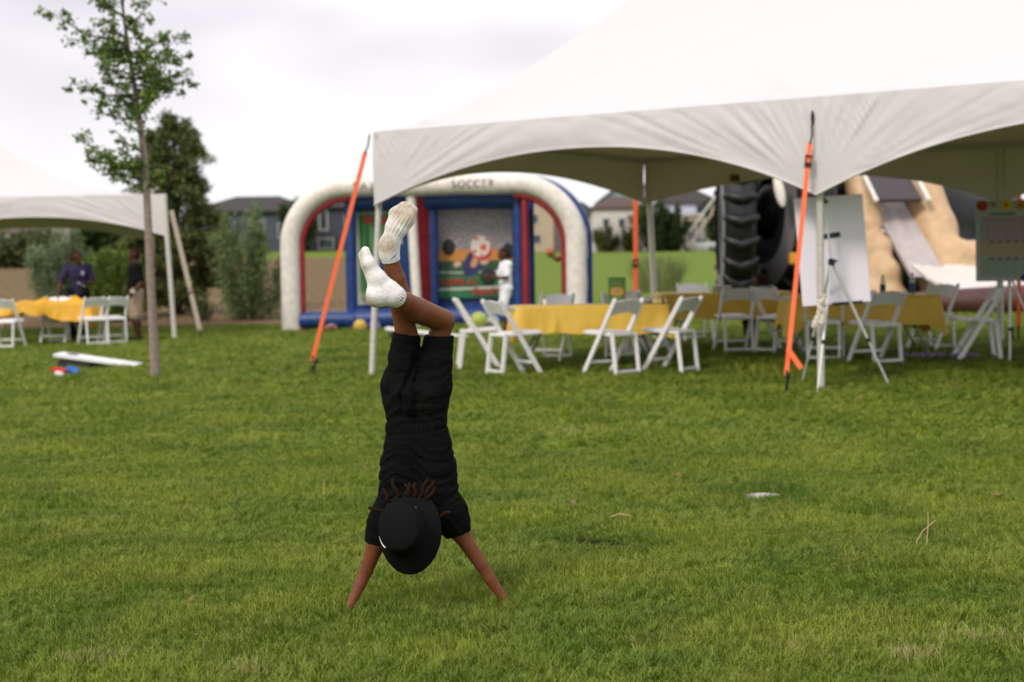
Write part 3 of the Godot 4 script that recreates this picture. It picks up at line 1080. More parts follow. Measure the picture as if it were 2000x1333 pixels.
	for i in 1500:
		var a := rng.randf() * TAU
		var r := sqrt(rng.randf()) * 0.55
		var root := Vector3(cos(a) * r, 0, sin(a) * r)
		var h := rng.randf_range(0.6, 1.15)
		var tip := root * 1.9 + Vector3(rng.randfn() * 0.12, h, rng.randfn() * 0.12)
		var sd := Vector3(-sin(a), 0, cos(a)) * 0.006
		b.col = Color(0.07, 0.11, 0.02).lerp(Color(0.24, 0.26, 0.09), rng.randf())
		var nn := Vector3(cos(a), 0.6, sin(a)).normalized()
		var mid := root.lerp(tip, 0.55) + Vector3(0, 0.1, 0)
		b.quad(b.vert(root - sd, nn), b.vert(root + sd, nn), b.vert(mid + sd, nn), b.vert(mid - sd, nn))
		b.tri(b.vert(mid - sd, nn), b.vert(mid + sd, nn), b.vert(tip, nn))
	put("blades", b.mesh(), M.leaf, o).set_meta("kind", "stuff")


# ---- tents and their tie-downs ----
func roof_panels(o: Node3D, sides: Array, power: float) -> void:
	# each side: two eave corners and the two points of the ridge above them
	for i in sides.size():
		var a: Vector3 = sides[i][0]
		var e: Vector3 = sides[i][1]
		var ta: Vector3 = sides[i][2]
		var te: Vector3 = sides[i][3]
		var b := Build.new()
		b.sheet(48, 40, func(u, v):
			var base := a.lerp(e, u)
			var top := ta.lerp(te, u)
			var q := base.lerp(top, v)
			q.y = base.y + (top.y - base.y) * pow(v, power)
			# long soft pulls in the fabric that fan out of the corners
			var w := 0.0
			for k in 2:
				var s: float = u if k == 0 else 1.0 - u
				var ang := atan2(v, s + 0.02)
				w += folds.get_noise_2d(ang * 9.0 + k * 40.0, i * 17.0) * exp(-Vector2(s, v).length() * 2.2)
			q.y += 0.08 * w * smoothstep(0.0, 0.05, u) * smoothstep(0.0, 0.05, 1.0 - u) * smoothstep(0.0, 0.04, v) * (1.0 - smoothstep(0.8, 1.0, v))
			return q, Vector3.UP)
		put("roof_panel", b.mesh(), M.vinyl, o)


func valance(o: Node3D, a: Vector3, e: Vector3, out: Vector3, mid: float, side_a: float, side_e: float, amp := 0.02) -> void:
	var length := a.distance_to(e)
	var drop := func(u): return mid + (lerpf(side_a, side_e, u) - mid) * pow(absf(2.0 * u - 1.0), 2.1)
	var f := func(u, v):
		var d: float = drop.call(u)
		var q := a.lerp(e, u)
		q.y -= v * d
		var w := 0.0
		for k in 2:
			var s: float = (u if k == 0 else 1.0 - u) * length
			var h: float = (side_a if k == 0 else side_e) - v * d
			var r := Vector2(s, h).length()
			var ang := atan2(h, s + 0.01)
			w += (absf(folds.get_noise_2d(ang * 6.0 + k * 31.0 + a.x * 3.0, r * 0.25)) * 2.0 - 0.5) * exp(-r / 1.7) * smoothstep(0.2, 0.9, r)
		w += 0.25 * folds.get_noise_2d(u * length * 2.2, v * 0.9 + 7.0) 
		return q + out * (amp * w * smoothstep(0.0, 0.15, v) + 0.012 * sin(v * 3.0))
	var b := Build.new()
	b.sheet(150, 22, f, out)
	put("valance", b.mesh(), M.vinyl, o)
	var hem := []
	for i in 61:
		hem.append(f.call(i / 60.0, 1.0))
	b = Build.new()
	b.tube(hem, 0.011, 6)
	put("hem", b.mesh(), M.vinyl, o)
	b = Build.new()
	b.tube([a - out * 0.05 - Vector3(0, 0.06, 0), e - out * 0.05 - Vector3(0, 0.06, 0)], 0.03, 8)
	put("frame_beam", b.mesh(), M.alu, o)


func leg(o: Node3D, foot: Vector3, head: Vector3, r := 0.036) -> void:
	var b := Build.new()
	b.tube([foot - Vector3(0, 0.02, 0), foot.lerp(head, 0.5), head], r, 14)
	var l := put("pole", b.mesh(), M.pole, o)
	b = Build.new()
	b.lathe(foot, [Vector2(0.001, 0.012), Vector2(0.07, 0.012), Vector2(0.075, 0.0)], 14)
	put("foot_plate", b.mesh(), M.alu, l)


func tie_down(label: String, head: Vector3, foot: Vector3, grip: float, material: Material, stake: Vector3, width := 0.05) -> Node3D:
	var o := thing("tie_down_strap", label, "strap", foot, 0.0)
	var h := head - foot
	var side := h.cross(Vector3.BACK).normalized()
	var b := Build.new()
	b.bar(Vector3(0, 0.12, 0) + h * 0.02, h * 0.93, width, 0.004, side, 0.0005)
	put("webbing", b.mesh(), material, o)
	b = Build.new()
	b.tube([h * 0.925, h * 0.955 + side * 0.012, h], 0.009, 8)
	put("hook", b.mesh(), M.iron, o)
	# ratchet buckle with its handle
	var bs := Basis(side, h.normalized(), side.cross(h.normalized()).normalized())
	var at := h * grip
	b = Build.new()
	for s in [-1.0, 1.0]:
		b.box(at + side * s * (width * 0.5 + 0.006), Vector3(0.006, 0.13, 0.03), bs)
	b.box(at + bs * Vector3(0, 0.05, 0.012), Vector3(width + 0.02, 0.014, 0.014), bs)
	b.box(at + bs * Vector3(0, -0.03, 0.018), Vector3(width + 0.02, 0.03, 0.02), bs)
	put("ratchet", b.mesh(), M.iron, o)
	b = Build.new()
	b.tube([stake * 0.9 + Vector3(0, 0.2, 0) - Vector3(0, stake.y * 0.9, 0), Vector3(stake.x * 0.4, 0.1, stake.z * 0.4), Vector3(-stake.x * 0.3, -0.06, -stake.z * 0.3)], 0.014, 8)
	put("stake", b.mesh(), M.iron, o)
	b = Build.new()
	b.tube([Vector3(stake.x, 0.19, stake.z), Vector3(stake.x * 0.2, 0.15, stake.z * 0.2), h * 0.04 + Vector3(0, 0.12, 0)], 0.011, 8)
	put("loop", b.mesh(), M.iron, o)
	return o


func build_tents() -> void:
	var ey := 2.83
	var A := Vector3(-1.55, ey, -16.3)
	var B := Vector3(2.9, ey, -13.5)
	var B2 := Vector3(6.6, ey + 0.02, -19.2)
	var A2 := Vector3(2.0, ey + 0.02, -21.2)
	var C := B + (B - A)
	var C2 := B2 + Vector3(4.6, 0, 2.2)
	var o := thing("party_tent", "large white frame tent with scalloped valance over the yellow tables", "tent")
	var top := Vector3(2.48, 5.3, -17.55)
	var top2 := Vector3(7.4, 5.3, -14.9)
	var ridge := (top + top2) / 2.0 - Vector3(0, 0.12, 0)
	roof_panels(o, [[A, B, top, ridge], [B, C, ridge, top2], [C, C2, top2, top2], [C2, B2, top2, ridge], [B2, A2, ridge, top], [A2, A, top, top]], 1.42)
	var front := (B - A).normalized().cross(Vector3.UP).normalized()
	if front.z < 0.0:
		front = -front
	var left := (A - A2).normalized().cross(Vector3.UP).normalized()
	if left.x > 0.0:
		left = -left
	valance(o, A, B, front, 0.33, 0.83, 0.92, 0.026)
	valance(o, B, C, front, 0.33, 0.92, 0.92, 0.026)
	valance(o, A2, A, left, 0.33, 0.66, 0.83)
	valance(o, A2, B2, -front, 0.33, 0.66, 0.8)
	valance(o, B2, C2, -front, 0.33, 0.8, 0.8)
	valance(o, C, C2, -left, 0.33, 0.9, 0.8)
	leg(o, on(-1.63, -16.42), A - Vector3(-0.05, 0.05, 0) - front * 0.08)
	leg(o, on(2.96, -13.6), B - Vector3(0.0, 0.05, 0) - front * 0.09)
	leg(o, on(2.16, -21.2), A2 - Vector3(-0.05, 0.05, 0), 0.045)
	leg(o, on(6.62, -19.25), B2 - Vector3(0, 0.05, 0), 0.045)
	leg(o, on(C.x, C.z), C - Vector3(0, 0.05, 0))
	leg(o, on(C2.x, C2.z), C2 - Vector3(0, 0.05, 0))
	# canvas loop over the slit that the middle strap hangs from, and the maker's patch inside
	var b := Build.new()
	b.ball(B - Vector3(0.03, 0.2, 0) + front * 0.012, Vector3(0.016, 0.075, 0.012))
	put("strap_slit", b.mesh(), M.iron, o)
	b = Build.new()
	var pm := A2.lerp(B2, 0.28) - Vector3(0, 0.34, 0) + front * 0.04
	b.box(pm, Vector3(0.2, 0.1, 0.006), Basis(Vector3.UP, 0.41))
	put("maker_patch", b.mesh(), mat(Color(0.12, 0.05, 0.035), 0.7), o)

	# beige tie wound round the middle pole
	o = thing("knotted_tie", "knotted white cloth tie hanging round the middle pole of the big tent", "cloth tie", on(2.95, -13.5, 0.75))
	b = Build.new()
	b.add(blob([[Vector3(-0.03, 0.02, 0.05), Vector3(-0.05, 0.12, 0.05), 0.035, 0.03], [Vector3(-0.02, 0.12, 0.05), Vector3(0.03, 0.2, 0.04), 0.028, 0.02], [Vector3(-0.03, 0.02, 0.05), Vector3(-0.1, -0.17, 0.05), 0.03, 0.05, Vector3(0.2, 0, 1), 1.8], [Vector3(0.02, 0.02, 0.05), Vector3(-0.01, -0.14, 0.06), 0.022, 0.03, Vector3(0.2, 0, 1), 1.6]], 0.01, 0.03, {"disp": func(p): return 0.006 * sin(p.y * 70.0 + p.x * 90.0)}))
	o.scale = Vector3.ONE * 0.75
	put("cloth", b.mesh(), mat(Color(0.62, 0.56, 0.47), 0.85, {"bump": T.weave, "depth": 0.1, "per": 10.0}), o)
	b = Build.new()
	b.tube([Vector3(-0.045, 0.19, 0.01), Vector3(0.0, 0.2, 0.055), Vector3(0.05, 0.2, 0.0), Vector3(0.0, 0.19, -0.045), Vector3(-0.045, 0.19, 0.01)], 0.012, 8)
	put("cord", b.mesh(), M.beige_strap, o)

	tie_down("bright orange strap staked in front of the middle pole of the big tent", B - Vector3(0.03, 0.26, 0) + front * 0.03, on(2.535, -13.15), 0.86, M.strap, Vector3(0.03, 0, 0.03), 0.043)
	tie_down("long slanting orange strap at the left corner of the big tent", A - Vector3(0.04, 0.03, 0), on(-2.37, -16.7), 0.02, M.strap, Vector3(0.09, 0, 0.03), 0.05)
	tie_down("orange strap hanging beside the back left pole of the big tent", A2 - Vector3(0.12, 0.1, 0.12), on(1.88, -21.6), 0.45, M.strap, Vector3(0.1, 0, -0.05), 0.07)
	tie_down("orange strap beside the back right pole, under the chart board", B2 - Vector3(-0.25, 0.35, 0), on(7.0, -19.6), 0.4, M.strap, Vector3(-0.02, 0, 0.02), 0.06)
	tie_down("beige strap beside the orange one at the back right pole", B2 - Vector3(-0.05, 0.4, 0), on(6.86, -19.5), 0.03, M.beige_strap, Vector3(0.02, 0, 0.02), 0.04)
	# loose tail of the middle strap
	var tail: Node3D = get_node("tie_down_strap")
	b = Build.new()
	b.bar(Vector3(0.02, 0.42, 0.01), Vector3(0.14, 0.24, 0.02), 0.05, 0.004, Vector3(1, 0.6, 0), 0.0005)
	put("strap_tail", b.mesh(), M.strap, tail)

	# the smaller tent on the left
	var ly := 2.72
	var P := Vector3(-6.36, ly, -26.4)
	var Q := Vector3(-11.6, ly, -26.9)
	var P2 := Vector3(-8.1, ly, -32.2)
	var Q2 := Vector3(-13.6, ly, -32.6)
	o = thing("party_tent", "smaller white frame tent at the left edge behind the young tree", "tent")
	var tip := Vector3(-11.2, 4.5, -29.6)
	roof_panels(o, [[Q, P, tip, tip], [P, P2, tip, tip], [P2, Q2, tip, tip], [Q2, Q, tip, tip]], 2.1)
	valance(o, Q, P, Vector3(0.1, 0, 1).normalized(), 0.38, 0.78, 0.78, 0.03)
	valance(o, P2, P, Vector3(1, 0, 0.1).normalized(), 0.38, 0.74, 0.78)
	valance(o, Q2, P2, Vector3(0, 0, -1), 0.38, 0.75, 0.74)
	valance(o, Q2, Q, Vector3(-1, 0, 0), 0.38, 0.75, 0.78)
	leg(o, on(-6.26, -26.35), P - Vector3(0.04, 0.03, 0), 0.045)
	leg(o, on(-11.65, -26.9), Q - Vector3(0, 0.03, 0), 0.045)
	leg(o, on(-8.15, -32.2), P2 - Vector3(0, 0.03, 0), 0.045)
	leg(o, on(-13.6, -32.6), Q2 - Vector3(0, 0.03, 0), 0.045)
	tie_down("broad beige strap leaning from the corner of the left tent", P - Vector3(-0.05, 0.12, 0), on(-5.72, -26.1), 0.35, mat(Color(0.36, 0.3, 0.24), 0.85), Vector3(-0.02, 0, 0.02), 0.085)


# ---- inflatable ball game ----
func arch(x: float, rise: float, r: float, top: float, n := 14) -> Array:
	var pts := [Vector3(-x, -0.1, 0), Vector3(-x, rise * 0.5, 0)]
	for i in n + 1:
		var a := PI / 2 * i / n
		pts.append(Vector3(-x + r - r * cos(a), top - r + r * sin(a), 0))
	for i in range(1, 6):
		pts.append(Vector3(lerpf(-x + r, x - r, i / 6.0), top + 0.012 * sin(i * 2.0), 0))
	for i in n + 1:
		var a := PI / 2 * i / n
		pts.append(Vector3(x - r + r * sin(a), top - r + r * cos(a), 0))
	pts.append(Vector3(x, rise * 0.5, 0))
	pts.append(Vector3(x, -0.1, 0))
	return pts


func star(b: Build, at: Vector3, r: float, basis: Basis) -> void:
	var pts := PackedVector2Array()
	for i in 10:
		var a := TAU * i / 10.0 + PI / 2
		pts.append(Vector2(cos(a), sin(a)) * (r if i % 2 == 0 else r * 0.42))
	b.plate(pts, at, basis, 0.008)


func lettering(words: String, height: float, at: Vector3, bend: float, material: Material, parent: Node, called := "lettering") -> void:
	var f := SystemFont.new()
	f.font_names = PackedStringArray(["Droid Sans"])
	f.font_weight = 700
	var t := TextMesh.new()
	t.text = words
	t.font = f
	t.font_size = 32
	t.pixel_size = height / 23.0
	t.depth = 0.01
	t.curve_step = 2.0
	if bend <= 0.0:
		var o := put(called, t, material, parent)
		o.position = at
		return
	var a := t.get_mesh_arrays()
	var v: PackedVector3Array = a[Mesh.ARRAY_VERTEX]
	for i in v.size():
		var w := v[i].y / bend
		v[i] = Vector3(v[i].x, sin(w) * (bend + v[i].z), cos(w) * (bend + v[i].z))
	a[Mesh.ARRAY_VERTEX] = v
	a[Mesh.ARRAY_TANGENT] = null
	var m := ArrayMesh.new()
	m.add_surface_from_arrays(Mesh.PRIMITIVE_TRIANGLES, a)
	var o := put(called, m, material, parent)
	o.position = at


func disc(im: Image, cx: float, cy: float, rx: float, ry: float, c: Color, turn := 0.0) -> void:
	var r := int(maxf(rx, ry)) + 1
	for y in range(maxi(0, int(cy) - r), mini(im.get_height(), int(cy) + r)):
		for x in range(maxi(0, int(cx) - r), mini(im.get_width(), int(cx) + r)):
			var p := Vector2(x - cx, y - cy).rotated(turn)
			if (p.x / rx) * (p.x / rx) + (p.y / ry) * (p.y / ry) < 1.0:
				im.set_pixel(x, y, c)


func banner(b: Build, x0: float, x1: float, y0: float, y1: float, z: float, lean := 0.0) -> void:
	b.sheet(16, 16, func(u, v): return Vector3(lerpf(x0, x1, u), lerpf(y1, y0, v), z + lean * (1.0 - v) + 0.02 * folds.get_noise_2d(u * 3.0, v * 3.0)), Vector3.BACK)


func build_arena() -> void:
	var o := thing("inflatable_ball_game", "red, white and blue inflatable two-bay ball throwing game", "inflatable", on(-1.6, -28.8), deg_to_rad(-6.0))
	o.position.y += 0.0
	var b := Build.new()
	var pts := arch(2.92, 1.65, 1.2, 2.86)
	b.tube(pts, 0.205, 20)
	put("arch_tube", b.mesh(), M.inflate_white, o)
	b = Build.new()
	pts = arch(2.68, 1.6, 1.0, 2.62)
	b.tube(pts.slice(0, 17), 0.06, 12)
	put("red_trim", b.mesh(), M.inflate_red, o)
	b = Build.new()
	b.tube(pts.slice(pts.size() - 17), 0.06, 12)
	put("red_trim", b.mesh(), M.inflate_red, o)
	# blue shell that runs back from the arch
	pts = arch(3.0, 1.65, 1.25, 2.98)
	for half in 2:
		b = Build.new()
		var path := pts.slice(0, 14) if half == 0 else pts.slice(pts.size() - 14)
		b.sheet(path.size() - 1, 12, func(u, v):
			var p: Vector3 = path[roundi(u * (path.size() - 1))]
			var c := Vector3(0, 1.4, 0)
			return p + Vector3(0, 0, -0.12 - (1.15 + 0.22 * p.x) * v) + (p - c).normalized() * 0.07 * absf(sin(v * PI * 3.0)))
		put("side_wall", b.mesh(), M.inflate_blue, o)
	b = Build.new()
	var rear := []
	for q in pts:
		rear.append(q + Vector3(0, 0, -0.12 - (1.15 + 0.22 * q.x)))
	b.tube(rear, 0.16, 14)
	put("rear_tube", b.mesh(), M.inflate_blue, o)
	for q in [[1.82, -0.6], [1.5, -1.0], [0.85, -0.8]]:
		b = Build.new()
		star(b, Vector3(3.1, q[0], q[1]), 0.17, Basis(Vector3.FORWARD, Vector3.UP, Vector3.RIGHT))
		put("star", b.mesh(), M.inflate_white, o)
	# mesh windows at both ends
	for s in [-1.0, 1.0]:
		var out := PackedVector2Array()
		out.append(Vector2(s * 1.78, 0.25))
		out.append(Vector2(s * 1.78, 2.6))
		for i in 9:
			var a := PI / 2 * i / 8.0
			out.append(Vector2(s * (1.7 + 0.98 * sin(a)), 1.62 + 0.98 * cos(a)))
		out.append(Vector2(s * 2.68, 0.25))
		b = Build.new()
		b.plate(out, Vector3(0, 0, -0.08), Basis(), 0.004)
		put("mesh_window", b.mesh(), M.mesh_window, o)
		b = Build.new()
		b.tube([Vector3(s * 2.72, 0.16, -0.02), Vector3(s * 2.2, 0.17, 0.0), Vector3(s * 1.6, 0.16, -0.02)], 0.17, 14)
		put("base_tube", b.mesh(), M.inflate_blue, o)
		if s < 0.0:
			continue
		b = Build.new()
		b.tube([Vector3(s * 1.9, 0.0, -0.06), Vector3(s * 1.9, 1.3, -0.06), Vector3(s * 1.9, 2.62, -0.06)], 0.075, 10)
		put("red_trim", b.mesh(), M.inflate_red, o)
	# back wall, floor, columns and beams
	b = Build.new()
	b.box(Vector3(0.1, 1.3, -0.98), Vector3(3.8, 2.7, 0.2), Basis(), 0.05)
	put("back_wall", b.mesh(), M.inflate_blue, o)
	b = Build.new()
	for k in 8:
		b.tube([Vector3(-1.75 + k * 0.5, 0.08, -1.4), Vector3(-1.75 + k * 0.5, 0.1, -0.2)], 0.16, 10, true, Vector2(1.7, 0.6), Vector3.RIGHT)
		var t := put("floor_tube", b.mesh(), M.inflate_blue, o)
		b = Build.new()
	b = Build.new()
	b.tube([Vector3(-1.8, 0.16, -0.1), Vector3(0.0, 0.2, -0.05), Vector3(1.9, 0.16, -0.1)], 0.2, 14)
	put("base_tube", b.mesh(), M.inflate_blue, o)
	for q in [[-1.72, -0.2, 0.1], [-0.08, -0.5, 0.14], [1.75, -0.3, 0.14]]:
		b = Build.new()
		b.tube([Vector3(q[0], 0.0, q[1]), Vector3(q[0], 1.2, q[1]), Vector3(q[0], 2.6, q[1])], q[2], 14)
		put("blue_column", b.mesh(), M.inflate_blue, o)
	for q in [[-1.75, -0.45], [-0.2, 1.85]]:
		b = Build.new()
		b.tube([Vector3(q[0], 2.55, -0.42), Vector3((q[0] + q[1]) / 2, 2.57, -0.4), Vector3(q[1], 2.55, -0.42)], 0.19, 14)
		put("blue_beam", b.mesh(), M.inflate_blue, o)
	b = Build.new()
	b.tube([Vector3(-0.3, 0.0, -0.02), Vector3(-0.36, 1.3, -0.03), Vector3(-0.42, 2.7, -0.05)], 0.1, 14)
	put("white_column", b.mesh(), M.inflate_white, o)
	b = Build.new()
	b.slab(1, 6, func(u, v): return Vector3(lerpf(-0.27, -0.1, u) - 0.1 * v * (1.0 - u), 2.7 * v, lerpf(-0.05, -0.4, u)), 0.05, Vector3(0.5, 0, 1))
	put("red_panel", b.mesh(), M.inflate_red, o)
	b = Build.new()
	b.slab(1, 6, func(u, v): return Vector3(lerpf(-1.0, -0.42, u) - 0.1 * v * u, 2.65 * v, lerpf(-0.86, -0.1, u)), 0.08, Vector3(-0.6, 0, 1))
	var div := put("divider", b.mesh(), M.inflate_blue, o)
	var face_dir := Basis(Vector3(0.607, 0, 0.795).normalized(), Vector3.UP, Vector3(-0.795, 0, 0.607).normalized())
	for q in [[-0.66, 1.83, -0.40], [-0.62, 0.82, -0.34], [-0.85, 2.35, -0.66]]:
		b = Build.new()
		star(b, Vector3(q[0] - 0.05, q[1], q[2] + 0.07), 0.19, face_dir)
		put("star", b.mesh(), M.inflate_white, div)

	# printed banners
	var w := 256
	var h := 288
	var im := Image.create(w, h, false, Image.FORMAT_RGB8)
	var cr := FastNoiseLite.new()
	cr.seed = 9
	cr.frequency = 0.16
	for y in h:
		for x in w:
			var c: Color
			var v := float(y) / h
			if v < 0.46:
				var n := cr.get_noise_2d(x * 1.5, y * 0.7) + 0.5 * cr.get_noise_2d(x * 3.0 + 99.0, y * 2.0)
				c = Color(0.56, 0.53, 0.535).lerp(Color(0.22, 0.2, 0.2) if n < 0.0 else Color(0.86, 0.83, 0.84), clampf(absf(n) * 1.7, 0, 1))
			elif v < 0.58:
				c = Color(0.78, 0.52, 0.22)
			elif v < 0.74:
				c = Color(0.16, 0.31, 0.2)
			else:
				c = Color(0.12, 0.42, 0.24)
			if absf(v - 0.705 - 0.01 * sin(x * 0.02)) < 0.008 or absf(v - 0.90 + 0.0001 * x) < 0.014:
				c = Color(0.75, 0.76, 0.7)
			im.set_pixel(x, y, c)
	# a player in blue behind a big ball
	disc(im, 112, 196, 34, 17, Color(0.13, 0.15, 0.36), 0.5)
	disc(im, 96, 172, 12, 34, Color(0.13, 0.15, 0.36), -0.35)
	disc(im, 62, 178, 13, 9, Color(0.82, 0.66, 0.55), 0.3)
	disc(im, 116, 174, 10, 17, Color(0.80, 0.58, 0.42), -0.5)
	disc(im, 148, 172, 14, 9, Color(0.82, 0.66, 0.55), 0.2)
	disc(im, 140, 132, 31, 36, Color(0.72, 0.15, 0.16), 0.4)
	disc(im, 136, 122, 31, 34, Color(0.86, 0.83, 0.80))
	for q in [[146, 126, 11], [118, 138, 7], [124, 98, 6], [156, 102, 5], [140, 150, 5]]:
		disc(im, q[0], q[1], q[2], q[2], Color(0.85, 0.38, 0.25))
	var art := StandardMaterial3D.new()
	art.albedo_texture = ImageTexture.create_from_image(im)
	art.albedo_color = Color(0.97, 0.97, 0.97)
	art.roughness = 0.55
	art.cull_mode = BaseMaterial3D.CULL_DISABLED
	b = Build.new()
	banner(b, 0.0, 1.68, 0.56, 2.42, -0.78)
	var bn := put("soccer_banner", b.mesh(), art, o)
	for q in [[0.24, 1.62, 0.13, 0.17], [1.47, 1.52, 0.12, 0.17], [1.05, 1.0, 0.16, 0.19]]:
		b = Build.new()
		b.ball(Vector3(q[0], q[1], -0.765), Vector3(q[2], q[3], 0.012))
		put("target_hole", b.mesh(), M.black, bn)
	var red := mat(Color(0.45, 0.03, 0.025), 0.6)
	lettering("SCORE A !", 0.13, Vector3(0.42, 0.9, -0.74), 0.0, red, bn)
	lettering("Goal !", 0.15, Vector3(1.0, 0.7, -0.73), 0.0, red, bn)
	w = 128
	h = 256
	im = Image.create(w, h, false, Image.FORMAT_RGB8)
	for y in h:
		for x in w:
			var v := float(y) / h
			var c := Color(0.2, 0.5, 0.22).lerp(Color(0.45, 0.62, 0.4), clampf(v * 1.2 - 0.3, 0, 1))
			if v < 0.55 and (x % 26) < 3:
				c = Color(0.62, 0.78, 0.6)
			if v > 0.86:
				c = Color(0.62, 0.7, 0.56)
			if x < 6 or x > w - 7 or y < 7 or y > h - 9:
				c = Color(0.82, 0.8, 0.78)
			im.set_pixel(x, y, c)
	disc(im, 40, 120, 16, 26, Color(0.06, 0.07, 0.08), 0.3)
	disc(im, 56, 178, 15, 26, Color(0.16, 0.12, 0.12), -0.4)
	disc(im, 100, 124, 14, 20, Color(0.78, 0.6, 0.12), 0.2)
	disc(im, 90, 150, 16, 22, Color(0.12, 0.16, 0.4), 0.0)
	art = art.duplicate()
	art.albedo_texture = ImageTexture.create_from_image(im)
	b = Build.new()
	banner(b, -1.66, -0.95, 0.45, 2.38, -0.6)
	bn = put("football_banner", b.mesh(), art, o)
	for q in [[-1.42, 2.21, 0.18], [-1.12, 2.19, 0.3]]:
		b = Build.new()
		b.box(Vector3(q[0], q[1], -0.57), Vector3(q[2], 0.13, 0.012))
		put("heading_patch", b.mesh(), red, bn)
	var brown := mat(Color(0.11, 0.09, 0.085), 0.7)
	lettering("SOCCER", 0.165, Vector3(0.88, 2.86, 0.0), 0.203, brown, o)
	lettering("SWEEP", 0.165, Vector3(-1.2, 2.86, 0.0), 0.203, brown, o)

	# balls on the grass
	game_football(on(-3.62, -28.4), "brown football with white stripes lying left of the tent pole")
	for q in [[-2.98, -27.9, 0.13, Color(0.5, 0.33, 0.02), "yellow ball on the grass in front of the left bay"], [-2.7, -28.0, 0.11, Color(0.2, 0.1, 0.4), "purple ball beside the yellow one"], [-0.62, -26.9, 0.17, Color(0.30, 0.36, 0.04), "bright yellow-green ball seen behind the first two chairs"], [-0.36, -27.2, 0.12, Color(0.4, 0.48, 0.36), "pale ball right of the yellow-green one"]]:
		var t := thing("play_ball", q[4], "ball", on(q[0], q[1], q[2] - 0.015))
		b = Build.new()
		b.ball(Vector3.ZERO, Vector3.ONE * q[2], Basis(), 20, 14)
		put("cover", b.mesh(), mat(q[3], 0.5), t)
		b = Build.new()
		for k in 3:
			var ring := []
			for i in 25:
				var a := TAU * i / 24.0
				ring.append(Basis(Vector3(1, 0.4, 0).normalized(), k * PI / 3.0) * Vector3(cos(a), sin(a), 0) * q[2])
			b.tube(ring, q[2] * 0.02, 5, false)
			put("seam", b.mesh(), M.white, t)
			b = Build.new()


func game_football(at: Vector3, label: String) -> void:
	var t := thing("football", label, "football", at + Vector3(0, 0.075, 0), 0.25)
	var b := Build.new()
	var prof := []
	for i in 17:
		var a := PI * i / 16.0
		prof.append(Vector2(maxf(0.001, 0.088 * pow(sin(a), 1.25)), -0.145 * cos(a)))
	b.lathe(Vector3.ZERO, prof, 20, Basis(Vector3.BACK, PI / 2))
	put("cover", b.mesh(), mat(Color(0.16, 0.045, 0.025), 0.6, {"bump": T.grain, "depth": 0.05, "per": 8.0}), t)
	for s in [-1.0, 1.0]:
		b = Build.new()
		b.lathe(Vector3(s * 0.085, 0, 0), [Vector2(0.064, -0.012), Vector2(0.062, 0.012)], 20, Basis(Vector3.BACK, PI / 2))
		put("stripe", b.mesh(), M.white, t)
	b = Build.new()
	for k in 5:
		b.bar(Vector3(-0.04 + k * 0.02, 0.06, 0.065), Vector3(-0.04 + k * 0.02, 0.075, 0.045), 0.006, 0.006)
	b.bar(Vector3(-0.055, 0.068, 0.056), Vector3(0.055, 0.068, 0.056), 0.006, 0.006, Vector3.UP)
	put("laces", b.mesh(), M.white, t)


# ---- big inflatable slide with tyres ----
func tyre(o: Node3D, at: Vector3, turn: Basis, r: float, wide: float, rubber: Material, wall: Material) -> void:
	var b := Build.new()
	var ax := turn * Basis(Vector3.BACK, PI / 2)
	b.lathe(at, [Vector2(r * 0.35, -wide * 0.42), Vector2(r * 0.8, -wide * 0.5), Vector2(r * 0.93, -wide * 0.46), Vector2(r, -wide * 0.32), Vector2(r * 1.01, 0), Vector2(r, wide * 0.32), Vector2(r * 0.93, wide * 0.46), Vector2(r * 0.8, wide * 0.5), Vector2(r * 0.35, wide * 0.42)], 40, ax)
	put("tyre", b.mesh(), rubber, o)
	var count := 24
	for k in count:
		var a := TAU * k / count
		b = Build.new()
		var pts := []
		for i in 7:
			var f := i / 6.0 * 2.0 - 1.0
			var rr := r * (1.035 - 0.1 * pow(absf(f), 3.0))
			var aa := a + 0.06 * absf(f)
			pts.append(at + turn * Vector3(f * wide * 0.5, sin(aa) * rr, cos(aa) * rr))
		b.tube(pts, [0.06, 0.1, 0.12, 0.12, 0.12, 0.1, 0.06], 9)
		put("tread_lug", b.mesh(), rubber, o)
	for s in [-1.0, 1.0]:
		b = Build.new()
		b.lathe(at + turn * Vector3(s * wide * 0.5, 0, 0), [Vector2(r * 0.62, -0.03), Vector2(r * 0.9, 0.0), Vector2(r * 0.62, 0.03)], 32, ax)
		put("sidewall_ring", b.mesh(), wall, o)


